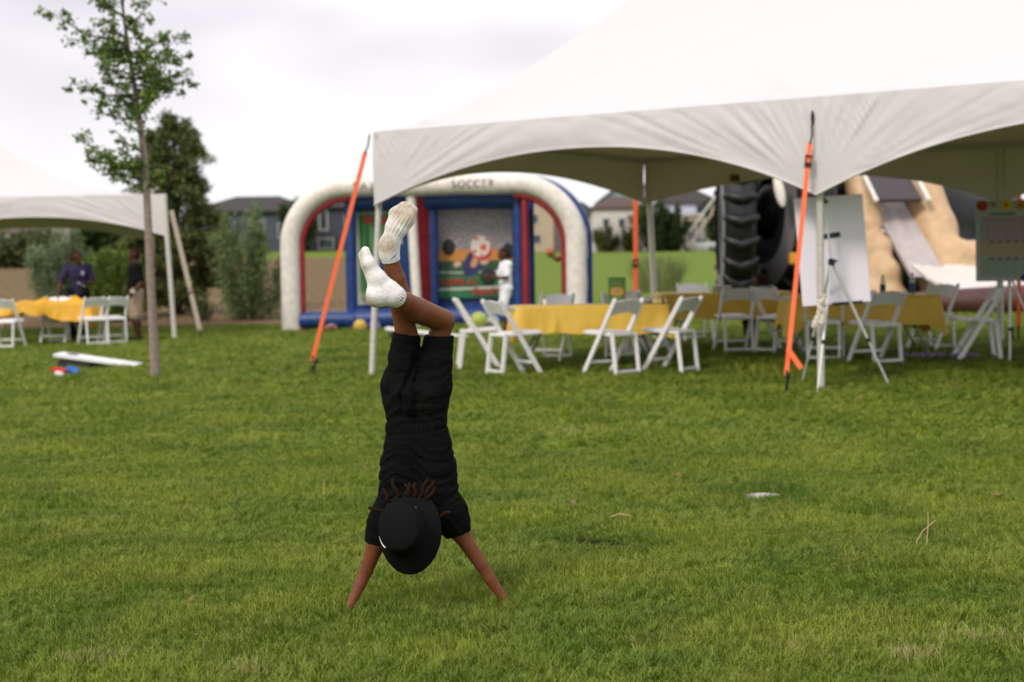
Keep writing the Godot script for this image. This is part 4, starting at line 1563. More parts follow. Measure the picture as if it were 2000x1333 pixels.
func build_slide() -> void:
	var o := thing("inflatable_slide", "towering inflatable slide with black ribbed tyres and tan rocky arms", "inflatable", on(7.05, -30.0))
	var rubber := mat(Color(0.010, 0.010, 0.0105), 0.42, {"map": T.blotch, "per": 0.6, "spec": 0.45})
	var wall := mat(Color(0.16, 0.15, 0.155), 0.55)
	var tan_vinyl := mat(Color(0.60, 0.40, 0.22), 0.5, {"map": T.faint, "per": 0.5})
	var lane := mat(Color(0.49, 0.435, 0.43), 0.5, {"map": T.faint, "per": 0.6})
	tyre(o, Vector3(-2.22, 1.75, -0.6), Basis(Vector3.UP, -0.08), 1.75, 0.66, rubber, wall)
	tyre(o, Vector3(-1.05, 2.1, -1.3), Basis(Vector3.UP, 0.22), 1.95, 0.9, rubber, wall)
	var b := Build.new()
	b.ball(Vector3(-1.5, 2.42, 0.62), Vector3(0.11, 0.38, 0.08), Basis(Vector3.BACK, 0.16) * Basis(Vector3.RIGHT, -0.2))
	put("white_flash", b.mesh(), M.inflate_white, o)
	b = Build.new()
	b.add(blob([[Vector3(-0.9, 0.6, -1.4), Vector3(0.9, 0.7, -1.6), 0.7, 0.8], [Vector3(-0.9, 2.2, -1.6), Vector3(0.6, 2.9, -1.8), 0.7, 0.7], [Vector3(1.5, 0.8, -2.2), Vector3(2.8, 1.0, -2.2), 0.8, 0.8], [Vector3(1.3, 3.0, -2.4), Vector3(2.6, 2.2, -2.4), 0.7, 0.7], [Vector3(2.6, 1.9, -2.4), Vector3(4.2, 1.6, -2.4), 0.8, 0.8]], 0.09, 0.3))
	put("black_body", b.mesh(), rubber, o)
	# tan arms on both sides of the lane
	b = Build.new()
	b.add(blob([[Vector3(0.55, 3.2, -1.3), Vector3(0.6, 1.7, -0.6), 0.34, 0.34], [Vector3(0.55, 1.15, -0.3), Vector3(0.75, 1.2, -0.2), 0.3, 0.3], [Vector3(0.66, 0.6, 0.0), Vector3(0.8, 0.65, 0.1), 0.38, 0.36], [Vector3(0.5, 0.0, 0.2), Vector3(0.9, 0.0, 0.3), 0.45, 0.42]], 0.05, 0.3))
	put("rock_arm", b.mesh(), tan_vinyl, o)
	b = Build.new()
	b.add(blob([[Vector3(1.85, 3.1, -1.4), Vector3(2.1, 1.6, -0.7), 0.38, 0.44], [Vector3(2.1, 1.6, -0.7), Vector3(2.15, 0.6, 0.1), 0.4, 0.42], [Vector3(2.35, 1.0, -0.1), Vector3(2.8, 1.0, -0.1), 0.34, 0.34], [Vector3(2.4, 0.4, 0.2), Vector3(2.9, 0.4, 0.3), 0.38, 0.38], [Vector3(1.6, 1.5, -0.9), Vector3(1.8, 0.4, 0.0), 0.2, 0.25]], 0.05, 0.22))
	put("rock_arm", b.mesh(), tan_vinyl, o)
	b = Build.new()
	b.slab(8, 14, func(u, v): return Vector3(lerpf(0.78, 1.5, u) + 0.42 * v, lerpf(2.35, 0.55, v), lerpf(-1.4, 0.7, v) + 0.05 * cos(u * TAU * 2.0)), 0.1, Vector3(0, 1, 1))
	put("slide_lane", b.mesh(), lane, o)
	b = Build.new()
	b.slab(6, 4, func(u, v): return Vector3(lerpf(0.58, 1.58, u) + 0.12 * v, lerpf(2.75 - 0.12 * u, 2.2, v), lerpf(-0.75, -0.3, v)), 0.12, Vector3(0, 0.6, 1))
	put("tailgate", b.mesh(), mat(Color(0.045, 0.036, 0.042), 0.5), o)
	for x in [0.55, 1.66]:
		b = Build.new()
		b.bar(Vector3(x, 2.8, -0.7), Vector3(x + 0.16, 2.18, -0.2), 0.09, 0.1)
		put("white_edge", b.mesh(), M.inflate_white, o)
	b = Build.new()
	b.box(Vector3(-1.25, 1.0, 0.75), Vector3(0.16, 0.24, 0.12), Basis(), 0.03)
	put("amber_lamp", b.mesh(), mat(Color(0.6, 0.27, 0.02), 0.4), o)
	# landing pad: white sheet over a brown front tube
	b = Build.new()
	b.slab(40, 14, func(u, v):
		var x := lerpf(1.15, 3.9, u)
		var n := folds.get_noise_2d(x * 2.2, v * 3.0)
		return Vector3(x, lerpf(0.78, 0.34, pow(v, 0.8)) + 0.07 * n + 0.04 * absf(folds.get_noise_2d(x * 5.0 + v * 2.0, 3.0)), lerpf(0.9, 3.3, v)), 0.05, Vector3(0, 1, 0.3))
	put("landing_sheet", b.mesh(), mat(Color(0.60, 0.56, 0.51), 0.6), o)
	b = Build.new()
	b.tube([Vector3(0.2, 0.1, 3.2), Vector3(1.5, 0.14, 3.6), Vector3(2.6, 0.17, 3.7), Vector3(4.2, 0.15, 3.6)], [0.2, 0.26, 0.28, 0.28], 18)
	put("front_tube", b.mesh(), mat(Color(0.085, 0.027, 0.02), 0.55, {"map": T.blotch, "per": 0.6}), o)


# ---- furniture ----
var chair0: Node3D = null


func make_chair() -> Node3D:
	var o := thing("folding_chair", "", "chair", Vector3.ZERO, 0.0, "white folding chairs")
	for s in [-1.0, 1.0]:
		var b := Build.new()
		b.bar(Vector3(s * 0.205, 0.0, 0.25), Vector3(s * 0.205, 0.8, -0.24), 0.028, 0.054, Vector3.RIGHT, 0.006)
		b.ball(Vector3(s * 0.205, 0.8, -0.24), Vector3(0.014, 0.022, 0.026), Basis(), 10, 6)
		put("post", b.mesh(), M.chair, o)
		b = Build.new()
		b.bar(Vector3(s * 0.172, 0.0, -0.215), Vector3(s * 0.172, 0.455, -0.16), 0.026, 0.046, Vector3.RIGHT, 0.006)
		put("leg", b.mesh(), M.chair, o)
		b = Build.new()
		b.lathe(Vector3(s * 0.19, 0.425, -0.035), [Vector2(0.001, -0.02), Vector2(0.014, -0.02), Vector2(0.014, 0.02), Vector2(0.001, 0.02)], 10, Basis(Vector3.BACK, PI / 2))
		put("hinge", b.mesh(), M.table_leg, o)
	var b := Build.new()
	b.box(Vector3(0, 0.445, 0.045), Vector3(0.37, 0.036, 0.45), Basis(Vector3.RIGHT, -0.05), 0.01)
	var st := put("seat", b.mesh(), M.chair, o)
	b = Build.new()
	b.box(Vector3(0, 0.465, 0.075), Vector3(0.31, 0.02, 0.34), Basis(Vector3.RIGHT, -0.05), 0.008)
	put("seat_pad", b.mesh(), M.chair, st)
	b = Build.new()
	b.slab(12, 4, func(u, v):
		var x := lerpf(-0.195, 0.195, u)
		var q := 1.0 - pow(x / 0.195, 2.0)
		var y := lerpf(0.635 + 0.035 * q, 0.775 + 0.03 * q, v)
		return Vector3(x, y, -0.24 + (0.8 - y) * 0.6125 - 0.03 * q), 0.014, Vector3(0, 0.5, 1))
	put("backrest", b.mesh(), M.chair, o)
	for q in [[0.14, 0.164, 0.19], [0.05, -0.208, 0.165]]:
		b = Build.new()
		b.box(Vector3(0, q[0], q[1]), Vector3(q[2] * 2.0, 0.034, 0.018), Basis(), 0.005)
		put("stretcher", b.mesh(), M.chair, o)
	return o


# fx, fd: which way the sitter would face (right, away)
func chair(x: float, z: float, fx: float, fd: float, label: String) -> void:
	var turn := atan2(fx, -fd)
	if chair0 == null:
		chair0 = make_chair()
		chair0.position = on(x, z)
		chair0.rotation.y = turn
		chair0.scale = Vector3.ONE * 1.05
		chair0.set_meta("label", label)
		return
	copy_of(chair0, "folding_chair", label, on(x, z), turn, 1.05)


func folding_table(label: String, x: float, z: float, turn: float, length := 1.83) -> Node3D:
	var o := thing("folding_table", label, "table", on(x, z), turn, "folding tables")
	var b := Build.new()
	b.box(Vector3(0, 0.725, 0), Vector3(length, 0.045, 0.76), Basis(), 0.015)
	put("tabletop", b.mesh(), M.table, o)
	for s in [-1.0, 1.0]:
		for k in [-1.0, 1.0]:
			b = Build.new()
			b.tube([Vector3(s * length * 0.33, 0.7, k * 0.28), Vector3(s * length * 0.33, 0.42, k * 0.27), Vector3(s * length * 0.36, 0.28, k * 0.24), Vector3(s * length * 0.41, 0.15, k * 0.27), Vector3(s * length * 0.42, 0.0, k * 0.33)], 0.014, 8)
			put("leg", b.mesh(), M.table_leg, o)
		b = Build.new()
		b.tube([Vector3(s * length * 0.345, 0.36, -0.255), Vector3(s * length * 0.345, 0.36, 0.255)], 0.012, 8)
		put("crossbar", b.mesh(), M.table_leg, o)
	return o


func tablecloth(label: String, x: float, z: float, turn: float, length: float, hang: float, sd: float, material: Material, rumple := 0.0) -> void:
	var hl := length / 2.0 + 0.02
	var hd := 0.4
	var b := Build.new()
	var f := func(u, v):
		# u runs round the table, v outwards from the middle
		var a: float = u * TAU
		var d := Vector2(cos(a), sin(a))
		var k := minf(hl / maxf(absf(d.x), 1e-4), hd / maxf(absf(d.y), 1e-4))
		var edge := d * k
		var s := clampf(v / 0.45, 0.0, 1.0)
		var p := Vector3(edge.x * s, 0.755, edge.y * s)
		p.y += rumple * maxf(0.0, folds.get_noise_2d(edge.x * s * 1.6 + sd, edge.y * s * 1.6)) * s
		var h := clampf((v - 0.45) / 0.55, 0.0, 1.0)
		if h > 0.0:
			var along := atan2(edge.y, edge.x) * 1.2 + edge.x * 2.6 + edge.y * 2.6
			var out := Vector3(signf(d.x) * smoothstep(hl * 0.93, hl, absf(edge.x)), 0, signf(d.y) * smoothstep(hd * 0.8, hd, absf(edge.y))).normalized()
			var w := folds.get_noise_2d(along * 1.9 + sd, 0.3 * h) * 0.055 + folds.get_noise_2d(along * 5.5 + sd, 4.0 + 0.5 * h) * 0.022
			var corner := smoothstep(hl * 0.86, hl, absf(edge.x)) * smoothstep(hd * 0.6, hd, absf(edge.y))
			var drop := hang * (1.0 + 0.12 * folds.get_noise_2d(along * 1.3 + sd, 9.0) + 0.28 * corner) - rumple * 0.5 * maxf(0.0, sin(edge.x * 2.0 + sd))
			p += out * (0.012 + (0.03 + w + 0.06 * corner) * h)
			p.y -= drop * h
		return p
	b.sheet(220, 26, f, Vector3.ZERO, true)
	# normals of the sheet should look out and up
	var o := put("tablecloth", b.mesh(), material)
	o.position = on(x, z)
	o.rotation.y = turn
	tag(o, label, "tablecloth", "yellow tablecloths")


func easel(label: String, head: Vector3, feet: Array, mast_top: Vector3, at: Vector3) -> Node3D:
	var o := thing("easel", label, "easel", at)
	var b := Build.new()
	for q in feet:
		b = Build.new()
		var foot: Vector3 = q - at
		var knee := (head - at).lerp(foot, 0.62)
		b.tube([head - at, knee], 0.014, 10)
		b.tube([knee, foot], 0.010, 10)
		var l := put("leg", b.mesh(), M.alu_bright, o)
		b = Build.new()
		b.tube([knee + (head - at - knee).normalized() * 0.02, knee - (head - at - knee).normalized() * 0.02], 0.017, 10)
		put("leg_lock", b.mesh(), M.black, l)
	b = Build.new()
	b.tube([head - at - Vector3(0, 0.05, 0), mast_top - at], 0.009, 10)
	put("mast", b.mesh(), M.alu_bright, o)
	b = Build.new()
	b.lathe(head - at, [Vector2(0.001, 0.035), Vector2(0.03, 0.03), Vector2(0.035, -0.02), Vector2(0.02, -0.04), Vector2(0.001, -0.045)], 12)
	for k in 3:
		b.bar(head - at, head - at + Vector3(cos(k * TAU / 3.0 + 0.3), 0.25, sin(k * TAU / 3.0 + 0.3)) * 0.055, 0.016, 0.016)
	put("head_joint", b.mesh(), M.black, o)
	b = Build.new()
	b.bar(mast_top - at + Vector3(-0.03, -0.02, 0), mast_top - at + Vector3(0.035, 0.0, 0), 0.022, 0.03, Vector3.UP)
	b.bar(mast_top - at + Vector3(0.0, -0.01, 0), mast_top - at + Vector3(0.0, 0.035, 0), 0.022, 0.03)
	put("top_clip", b.mesh(), M.black, o)
	return o


func build_furniture() -> void:
	M.alu_bright = mat(Color(0.62, 0.62, 0.61), 0.35, {"metal": 0.3})
	M.shade_cloth = M.cloth
	# chairs of the near table
	chair(-0.42, -17.05, 0.98, 0.1, "white folding chair seen side-on, leftmost under the big tent")
	chair(0.0, -16.0, 0.8, 0.42, "white folding chair at the left end of the near yellow table")
	chair(1.12, -15.75, -0.66, 0.76, "white folding chair in front of the near yellow table, middle of its long side")
	chair(1.80, -15.95, -0.8, 0.6, "white folding chair at the front right corner of the near yellow table")
	chair(0.5, -18.1, -0.4, -0.9, "white folding chair behind the near yellow table, facing the lawn")
	chair(1.75, -18.3, 0.75, -0.5, "white folding chair with bare back showing above the right end of the near table")
	chair(1.42, -17.9, 0.2, -0.95, "white folding chair half hidden behind the near table legs")
	# second table
	chair(2.92, -18.6, -0.12, 0.98, "white folding chair with its back to the lawn at the second table")
	chair(3.42, -18.25, 0.82, 0.5, "white folding chair slanting right at the corner of the second table")
	chair(2.72, -21.0, 0.1, -1.0, "white folding chair on the far side of the second table")
	# third table
	chair(3.72, -16.9, 0.25, 0.95, "white folding chair behind the easel legs")
	chair(4.2, -16.35, -0.35, 0.93, "white folding chair just right of the easel, back to the lawn")
	chair(5.42, -18.3, -0.75, -0.6, "white folding chair at the right end of the third table, facing the lawn")
	chair(5.5, -16.75, -0.97, 0.12, "white folding chair seen edge-on below the chart board")
	# left tent
	chair(-8.62, -24.25, 0.05, 1.0, "white folding chair at the left edge of the picture")
	chair(-7.34, -24.95, -0.55, 0.85, "white folding chair right of the left yellow table, nearer of two")
	chair(-7.12, -25.35, -0.5, 0.88, "white folding chair right of the left yellow table, farther of two")
	chair(-8.28, -25.8, 0.05, -1.0, "shaded folding chair whose seat shows below the left tablecloth")

	folding_table("near folding table under the big tent, between six chairs", 0.90, -16.85, 0.10)
	tablecloth("yellow cloth on the near table of the big tent", 0.90, -16.85, 0.10, 1.72, 0.33, 1.0, M.cloth)
	folding_table("middle folding table under the big tent, below the back pole", 2.95, -19.7, 0.03)
	tablecloth("yellow cloth on the middle table of the big tent", 2.95, -19.7, 0.03, 1.83, 0.36, 7.0, M.cloth)
	folding_table("folding table behind the easel under the big tent", 4.3, -17.6, -0.02)
	tablecloth("yellow cloth with water bottles on it, behind the easel", 4.3, -17.6, -0.02, 1.75, 0.38, 13.0, M.cloth)
	folding_table("folding table under the left tent", -8.42, -25.6, 0.0)
	var gold := mat(Color(0.80, 0.42, 0.02), 0.5, {"map": T.faint, "per": 2.0, "backlight": Color(0.25, 0.14, 0.01)})
	tablecloth("rumpled golden yellow cloth bunched up on the left table", -8.42, -25.6, 0.0, 1.83, 0.33, 21.0, gold, 0.22)

	# things on the tables
	var top1 := ground(0.98, -16.85) + 0.758
	var top2 := ground(2.95, -19.7) + 0.758
	var top3 := ground(4.3, -17.6) + 0.758
	var o := thing("table_sign", "green table sign with a yellow badge on the near yellow table", "sign", Vector3(1.26, top1, -16.95))
	var b := Build.new()
	b.box(Vector3(0, 0.16, 0), Vector3(0.21, 0.31, 0.012), Basis(), 0.003)
	put("card", b.mesh(), mat(Color(0.10, 0.26, 0.07), 0.5), o)
	b = Build.new()
	var badge := PackedVector2Array()
	for i in 24:
		var a := TAU * i / 24.0
		badge.append(Vector2(0.078 * signf(cos(a)) * pow(absf(cos(a)), 0.6), 0.052 * signf(sin(a)) * pow(absf(sin(a)), 0.7)))
	b.plate(badge, Vector3(0, 0.145, 0.009), Basis(), 0.004)
	put("badge", b.mesh(), mat(Color(0.75, 0.42, 0.03), 0.5), o)
	b = Build.new()
	b.lathe(Vector3(0, 0.148, 0.013), [Vector2(0.001, 0.002), Vector2(0.03, 0.002), Vector2(0.03, -0.002)], 20, Basis(Vector3.RIGHT, PI / 2))
	put("badge_centre", b.mesh(), mat(Color(0.45, 0.36, 0.4), 0.5), o)
	for q in [[0.24, 0.12, Color(0.33, 0.33, 0.08)], [0.262, 0.08, Color(0.33, 0.33, 0.08)], [0.07, 0.13, Color(0.3, 0.38, 0.16)], [0.05, 0.1, Color(0.3, 0.38, 0.16)]]:
		b = Build.new()
		b.box(Vector3(0, q[0], 0.0075), Vector3(q[1], 0.012, 0.003), Basis(), 0.0005)
		put("print_line", b.mesh(), mat(q[2], 0.6), o)
	b = Build.new()
	b.box(Vector3(0, 0.006, -0.03), Vector3(0.2, 0.012, 0.09), Basis(), 0.003)
	put("stand", b.mesh(), mat(Color(0.1, 0.2, 0.06), 0.4), o)

	cup("small white paper cup near the left end of the near table", Vector3(0.4, top1, -16.72), 0.035, 0.07)
	plates("white plates and napkins at the right end of the near table", Vector3(1.62, top1, -16.95), 0.13, 4)
	plates("stack of white plates on the middle table", Vector3(2.9, top2, -19.62), 0.15, 6)
	plates("crumpled white plates on the third table between the bottles", Vector3(4.42, top3, -17.5), 0.07, 3)
	o = thing("napkin_pack", "yellow and white napkin pack beside the plates on the near table", "napkins", Vector3(1.74, top1, -16.7), 0.3)
	b = Build.new()
	b.box(Vector3(0, 0.03, 0), Vector3(0.14, 0.06, 0.12), Basis(), 0.012)
	put("napkins", b.mesh(), mat(Color(0.72, 0.6, 0.3), 0.7), o)
	b = Build.new()
	b.box(Vector3(0.02, 0.03, 0), Vector3(0.04, 0.064, 0.124), Basis(), 0.012)
	put("band", b.mesh(), M.black, o)
	bottle("water bottle with blue label, left of two on the third table", Vector3(4.56, top3, -17.45), 0.24)
	bottle("taller water bottle with blue label at the right end of the third table", Vector3(4.95, top3, -17.55), 0.26)

	# easel with the back of a white board
	easel("silver tripod easel standing beside the middle tent pole", Vector3(3.1, 1.27, -13.75), [on(2.875, -13.36, -0.01), on(2.93, -14.35, -0.01), on(3.69, -13.86, -0.01)], Vector3(3.06, 1.86, -13.86), on(3.1, -13.85))
	o = thing("foam_board", "plain back of a large white board clipped to the tripod easel", "board", Vector3(3.19, 0.86, -13.93), 0.0)
	o.rotation = Vector3(-0.07, 0.05, 0.06)
	b = Build.new()
	b.box(Vector3(0, 0.53, 0), Vector3(0.68, 1.06, 0.012), Basis(), 0.002)
	put("sheet", b.mesh(), mat(Color(0.80, 0.77, 0.86), 0.7), o)
	b = Build.new()
	b.box(Vector3(-0.02, 0.672, 0.012), Vector3(0.21, 0.05, 0.006), Basis(Vector3.BACK, 0.06), 0.001)
	put("black_tape", b.mesh(), M.black, o)
	b = Build.new()
	b.box(Vector3(0.1, 0.0, 0.015), Vector3(0.3, 0.03, 0.04), Basis(), 0.003)
	put("ledge_clip", b.mesh(), M.black, o)

	# chart board in the shade on the right
	var cx := 5.62
	var cz := -16.2
	easel("thin easel holding the chart board at the right edge of the picture", Vector3(cx + 0.1, 1.1, cz - 0.1), [on(cx + 0.02, cz + 0.12), on(cx + 0.45, cz + 0.1), on(cx + 0.25, cz - 0.5)], Vector3(cx, 1.75, cz - 0.16), on(cx, cz))
	o = thing("chart_board", "chart board with paper flowers along its top, in the shade at the right edge", "board", Vector3(cx, 1.03, cz + 0.02), -0.12)
	o.rotation.x = -0.06
	b = Build.new()
	b.box(Vector3(0, 0.46, 0), Vector3(0.64, 0.92, 0.012), Basis(), 0.002)
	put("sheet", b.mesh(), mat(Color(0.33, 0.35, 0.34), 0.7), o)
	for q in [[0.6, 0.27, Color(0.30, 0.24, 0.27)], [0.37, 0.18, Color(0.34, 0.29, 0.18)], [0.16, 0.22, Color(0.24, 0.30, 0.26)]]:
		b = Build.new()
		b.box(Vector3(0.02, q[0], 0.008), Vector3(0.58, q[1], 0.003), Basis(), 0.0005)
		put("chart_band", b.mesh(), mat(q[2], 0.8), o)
	var rule := mat(Color(0.15, 0.15, 0.16), 0.8)
	for k in 6:
		b = Build.new()
		b.box(Vector3(-0.18 + k * 0.095, 0.37, 0.0105), Vector3(0.003, 0.7, 0.002), Basis(), 0.0)
		put("chart_rule", b.mesh(), rule, o)
	var ink := mat(Color(0.07, 0.06, 0.06), 0.8)
	for k in 11:
		b = Build.new()
		b.box(Vector3(-0.02, 0.765, 0.0115) if k == 10 else Vector3(-0.14 + (k % 5) * 0.09, 0.255 if k < 5 else 0.45, 0.0115), Vector3(0.28 if k == 10 else 0.05, 0.02, 0.002), Basis(), 0.0)
		put("print_line", b.mesh(), ink, o)
	for q in [[-0.245, 0.86, 0.06, Color(0.42, 0.015, 0.02)], [-0.12, 0.875, 0.035, Color(0.35, 0.2, 0.17)], [0.015, 0.865, 0.06, Color(0.62, 0.36, 0.02)], [0.18, 0.86, 0.055, Color(0.5, 0.22, 0.02)], [0.3, 0.83, 0.05, Color(0.45, 0.04, 0.04)], [0.21, 0.03, 0.045, Color(0.05, 0.03, 0.16)], [0.3, 0.08, 0.05, Color(0.05, 0.03, 0.16)], [0.28, -0.04, 0.04, Color(0.6, 0.5, 0.05)]]:
		b = Build.new()
		for k in 7:
			var a := TAU * k / 7.0
			b.ball(Vector3(q[0] + cos(a) * q[2] * 0.62, q[1] + sin(a) * q[2] * 0.62, 0.016), Vector3(q[2] * 0.42, q[2] * 0.42, 0.008), Basis(), 10, 6)
		var fl := put("paper_flower", b.mesh(), mat(q[3], 0.8), o)
		b = Build.new()
		b.ball(Vector3(q[0], q[1], 0.024), Vector3(q[2] * 0.36, q[2] * 0.36, 0.008), Basis(), 10, 6)
		put("flower_centre", b.mesh(), mat(Color(0.12, 0.07, 0.03), 0.8), fl)

	cornhole("white beanbag toss board on the grass left of the young tree", on(-5.52, -18.95), 1.08, 0.02)
	cornhole("white beanbag toss board on the grass behind the child's legs", on(-1.45, -24.3), 1.4, 0.0)
	for q in [[-5.55, -17.35, Color(0.48, 0.02, 0.025), "red beanbag on the grass by the toss board"], [-5.43, -17.5, Color(0.04, 0.13, 0.42), "blue beanbag on the grass by the toss board"], [-5.5, -17.2, Color(0.6, 0.6, 0.55), "small pale beanbag in front of the red one"]]:
		var small := 0.6 if q[3].begins_with("small") else 1.0
		var t := put("beanbag", blob([[Vector3(-0.055, 0.03, 0) * small, Vector3(0.055, 0.05, 0.02) * small, 0.055 * small, 0.06 * small, Vector3.UP, 1.5], [Vector3(0, 0.06, -0.04) * small, Vector3(0.0, 0.05, 0.05) * small, 0.045 * small, 0.04 * small]], 0.012, 0.04, {"disp": func(p): return 0.006 * sin(p.x * 60.0 + p.z * 40.0)}).mesh(), mat(q[2], 0.9))
		t.position = on(q[0], q[1], 0.02)
		t.rotation.y = q[0] * 3.0
		tag(t, q[3], "beanbag")
	# purple toys in the grass under the third table
	for q in [[4.95, -17.0, 0.0, "left"], [5.35, -16.9, 1.0, "right"]]:
		var t := thing("purple_garland", "%s of two heaps of purple garland on the grass under the third table" % q[3], "garland", on(q[0], q[1]), q[2], "purple garlands")
		b = Build.new()
		for k in 60:
			var p := Vector3(rng.randfn() * 0.11, 0.02 + rng.randf() * 0.04, rng.randfn() * 0.09)
			b.ball(p, Vector3(0.03, 0.012, 0.02), Basis(Vector3(rng.randfn(), rng.randfn(), rng.randfn()).normalized(), rng.randf() * 3.0), 6, 4)
		put("petals", b.mesh(), mat(Color(0.3, 0.22, 0.42), 0.8), t).set_meta("kind", "stuff")


func cup(label: String, at: Vector3, r: float, h: float) -> void:
	var b := Build.new()
	b.lathe(Vector3.ZERO, [Vector2(0.001, 0.002), Vector2(r * 0.75, 0.0), Vector2(r, h), Vector2(r * 0.96, h), Vector2(r * 0.72, 0.004), Vector2(0.001, 0.004)], 20)
	var o := put("paper_cup", b.mesh(), M.white)
	o.position = at
	tag(o, label, "cup")


func plates(label: String, at: Vector3, r: float, count: int) -> void:
	var o := thing("plates", label, "plates", at)
	for k in count:
		var b := Build.new()
		var rr := r * rng.randf_range(0.85, 1.05)
		b.lathe(Vector3(rng.randfn() * 0.012, 0.004 + k * 0.014, rng.randfn() * 0.012), [Vector2(0.001, 0.0), Vector2(rr * 0.68, 0.0), Vector2(rr * 0.78, 0.008), Vector2(rr, 0.016), Vector2(rr, 0.012), Vector2(rr * 0.68, -0.003), Vector2(0.001, -0.003)], 24, Basis(Vector3(rng.randfn(), 0, rng.randfn()).normalized(), 0.08))
		put("plate", b.mesh(), M.white, o)


func bottle(label: String, at: Vector3, h: float) -> void:
	var o := thing("water_bottle", label, "bottle", at, 0.0, "water bottles")
	var b := Build.new()
	var s := h / 0.24
	b.lathe(Vector3.ZERO, [Vector2(0.001, 0), Vector2(0.03, 0), Vector2(0.034, 0.008), Vector2(0.034, 0.14 * s), Vector2(0.032, 0.16 * s), Vector2(0.022, 0.19 * s), Vector2(0.014, 0.205 * s), Vector2(0.0135, 0.225 * s)], 18)
	var clear := mat(Color(0.62, 0.6, 0.56, 0.55), 0.15)
	clear.transparency = BaseMaterial3D.TRANSPARENCY_ALPHA
	put("body", b.mesh(), clear, o)
	b = Build.new()
	b.lathe(Vector3.ZERO, [Vector2(0.0355, 0.015), Vector2(0.036, 0.02), Vector2(0.036, 0.12 * s), Vector2(0.0355, 0.125 * s)], 18)
	put("label_band", b.mesh(), mat(Color(0.012, 0.06, 0.15), 0.5), o)
	b = Build.new()
	b.lathe(Vector3.ZERO, [Vector2(0.0155, 0.215 * s), Vector2(0.0155, 0.238 * s), Vector2(0.001, 0.24 * s)], 14)
	put("cap", b.mesh(), mat(Color(0.05, 0.05, 0.06), 0.5), o)


func cornhole(label: String, at: Vector3, length: float, turn: float) -> void:
	var o := thing("toss_board", label, "game board", at, turn, "beanbag toss boards")
	var h := 0.2
	var b := Build.new()
	# deck of two boards: a level lip and a slope down to the right, with a round hole
	b.bar(Vector3(-length * 0.5, h, 0), Vector3(length * 0.5, 0.03, 0), 0.46, 0.02, Vector3.BACK, 0.005)
	put("deck", b.mesh(), M.white, o)
	for s in [-1.0, 1.0]:
		b = Build.new()
		b.bar(Vector3(-length * 0.5, h - 0.022, s * 0.22), Vector3(length * 0.5, 0.015, s * 0.22), 0.03, 0.03, Vector3.BACK, 0.004)
		put("side_rail", b.mesh(), M.white, o)
		b = Build.new()
		b.bar(Vector3(-length * 0.44, -0.02, s * 0.19), Vector3(-length * 0.40, h - 0.05, s * 0.19), 0.045, 0.045)
		put("leg", b.mesh(), M.black, o)
	b = Build.new()
	b.box(Vector3(-length * 0.25, 0.055, 0.0), Vector3(length * 0.40, 0.115, 0.452), Basis(), 0.006)
	put("black_underside", b.mesh(), M.black, o)
	b = Build.new()
	b.lathe(Vector3(-length * 0.32, h - 0.012, 0), [Vector2(0.001, 0.001), Vector2(0.076, 0.001), Vector2(0.078, -0.004)], 24, Basis(Vector3.BACK, -0.17 / length))
	put("hole", b.mesh(), M.black, o)


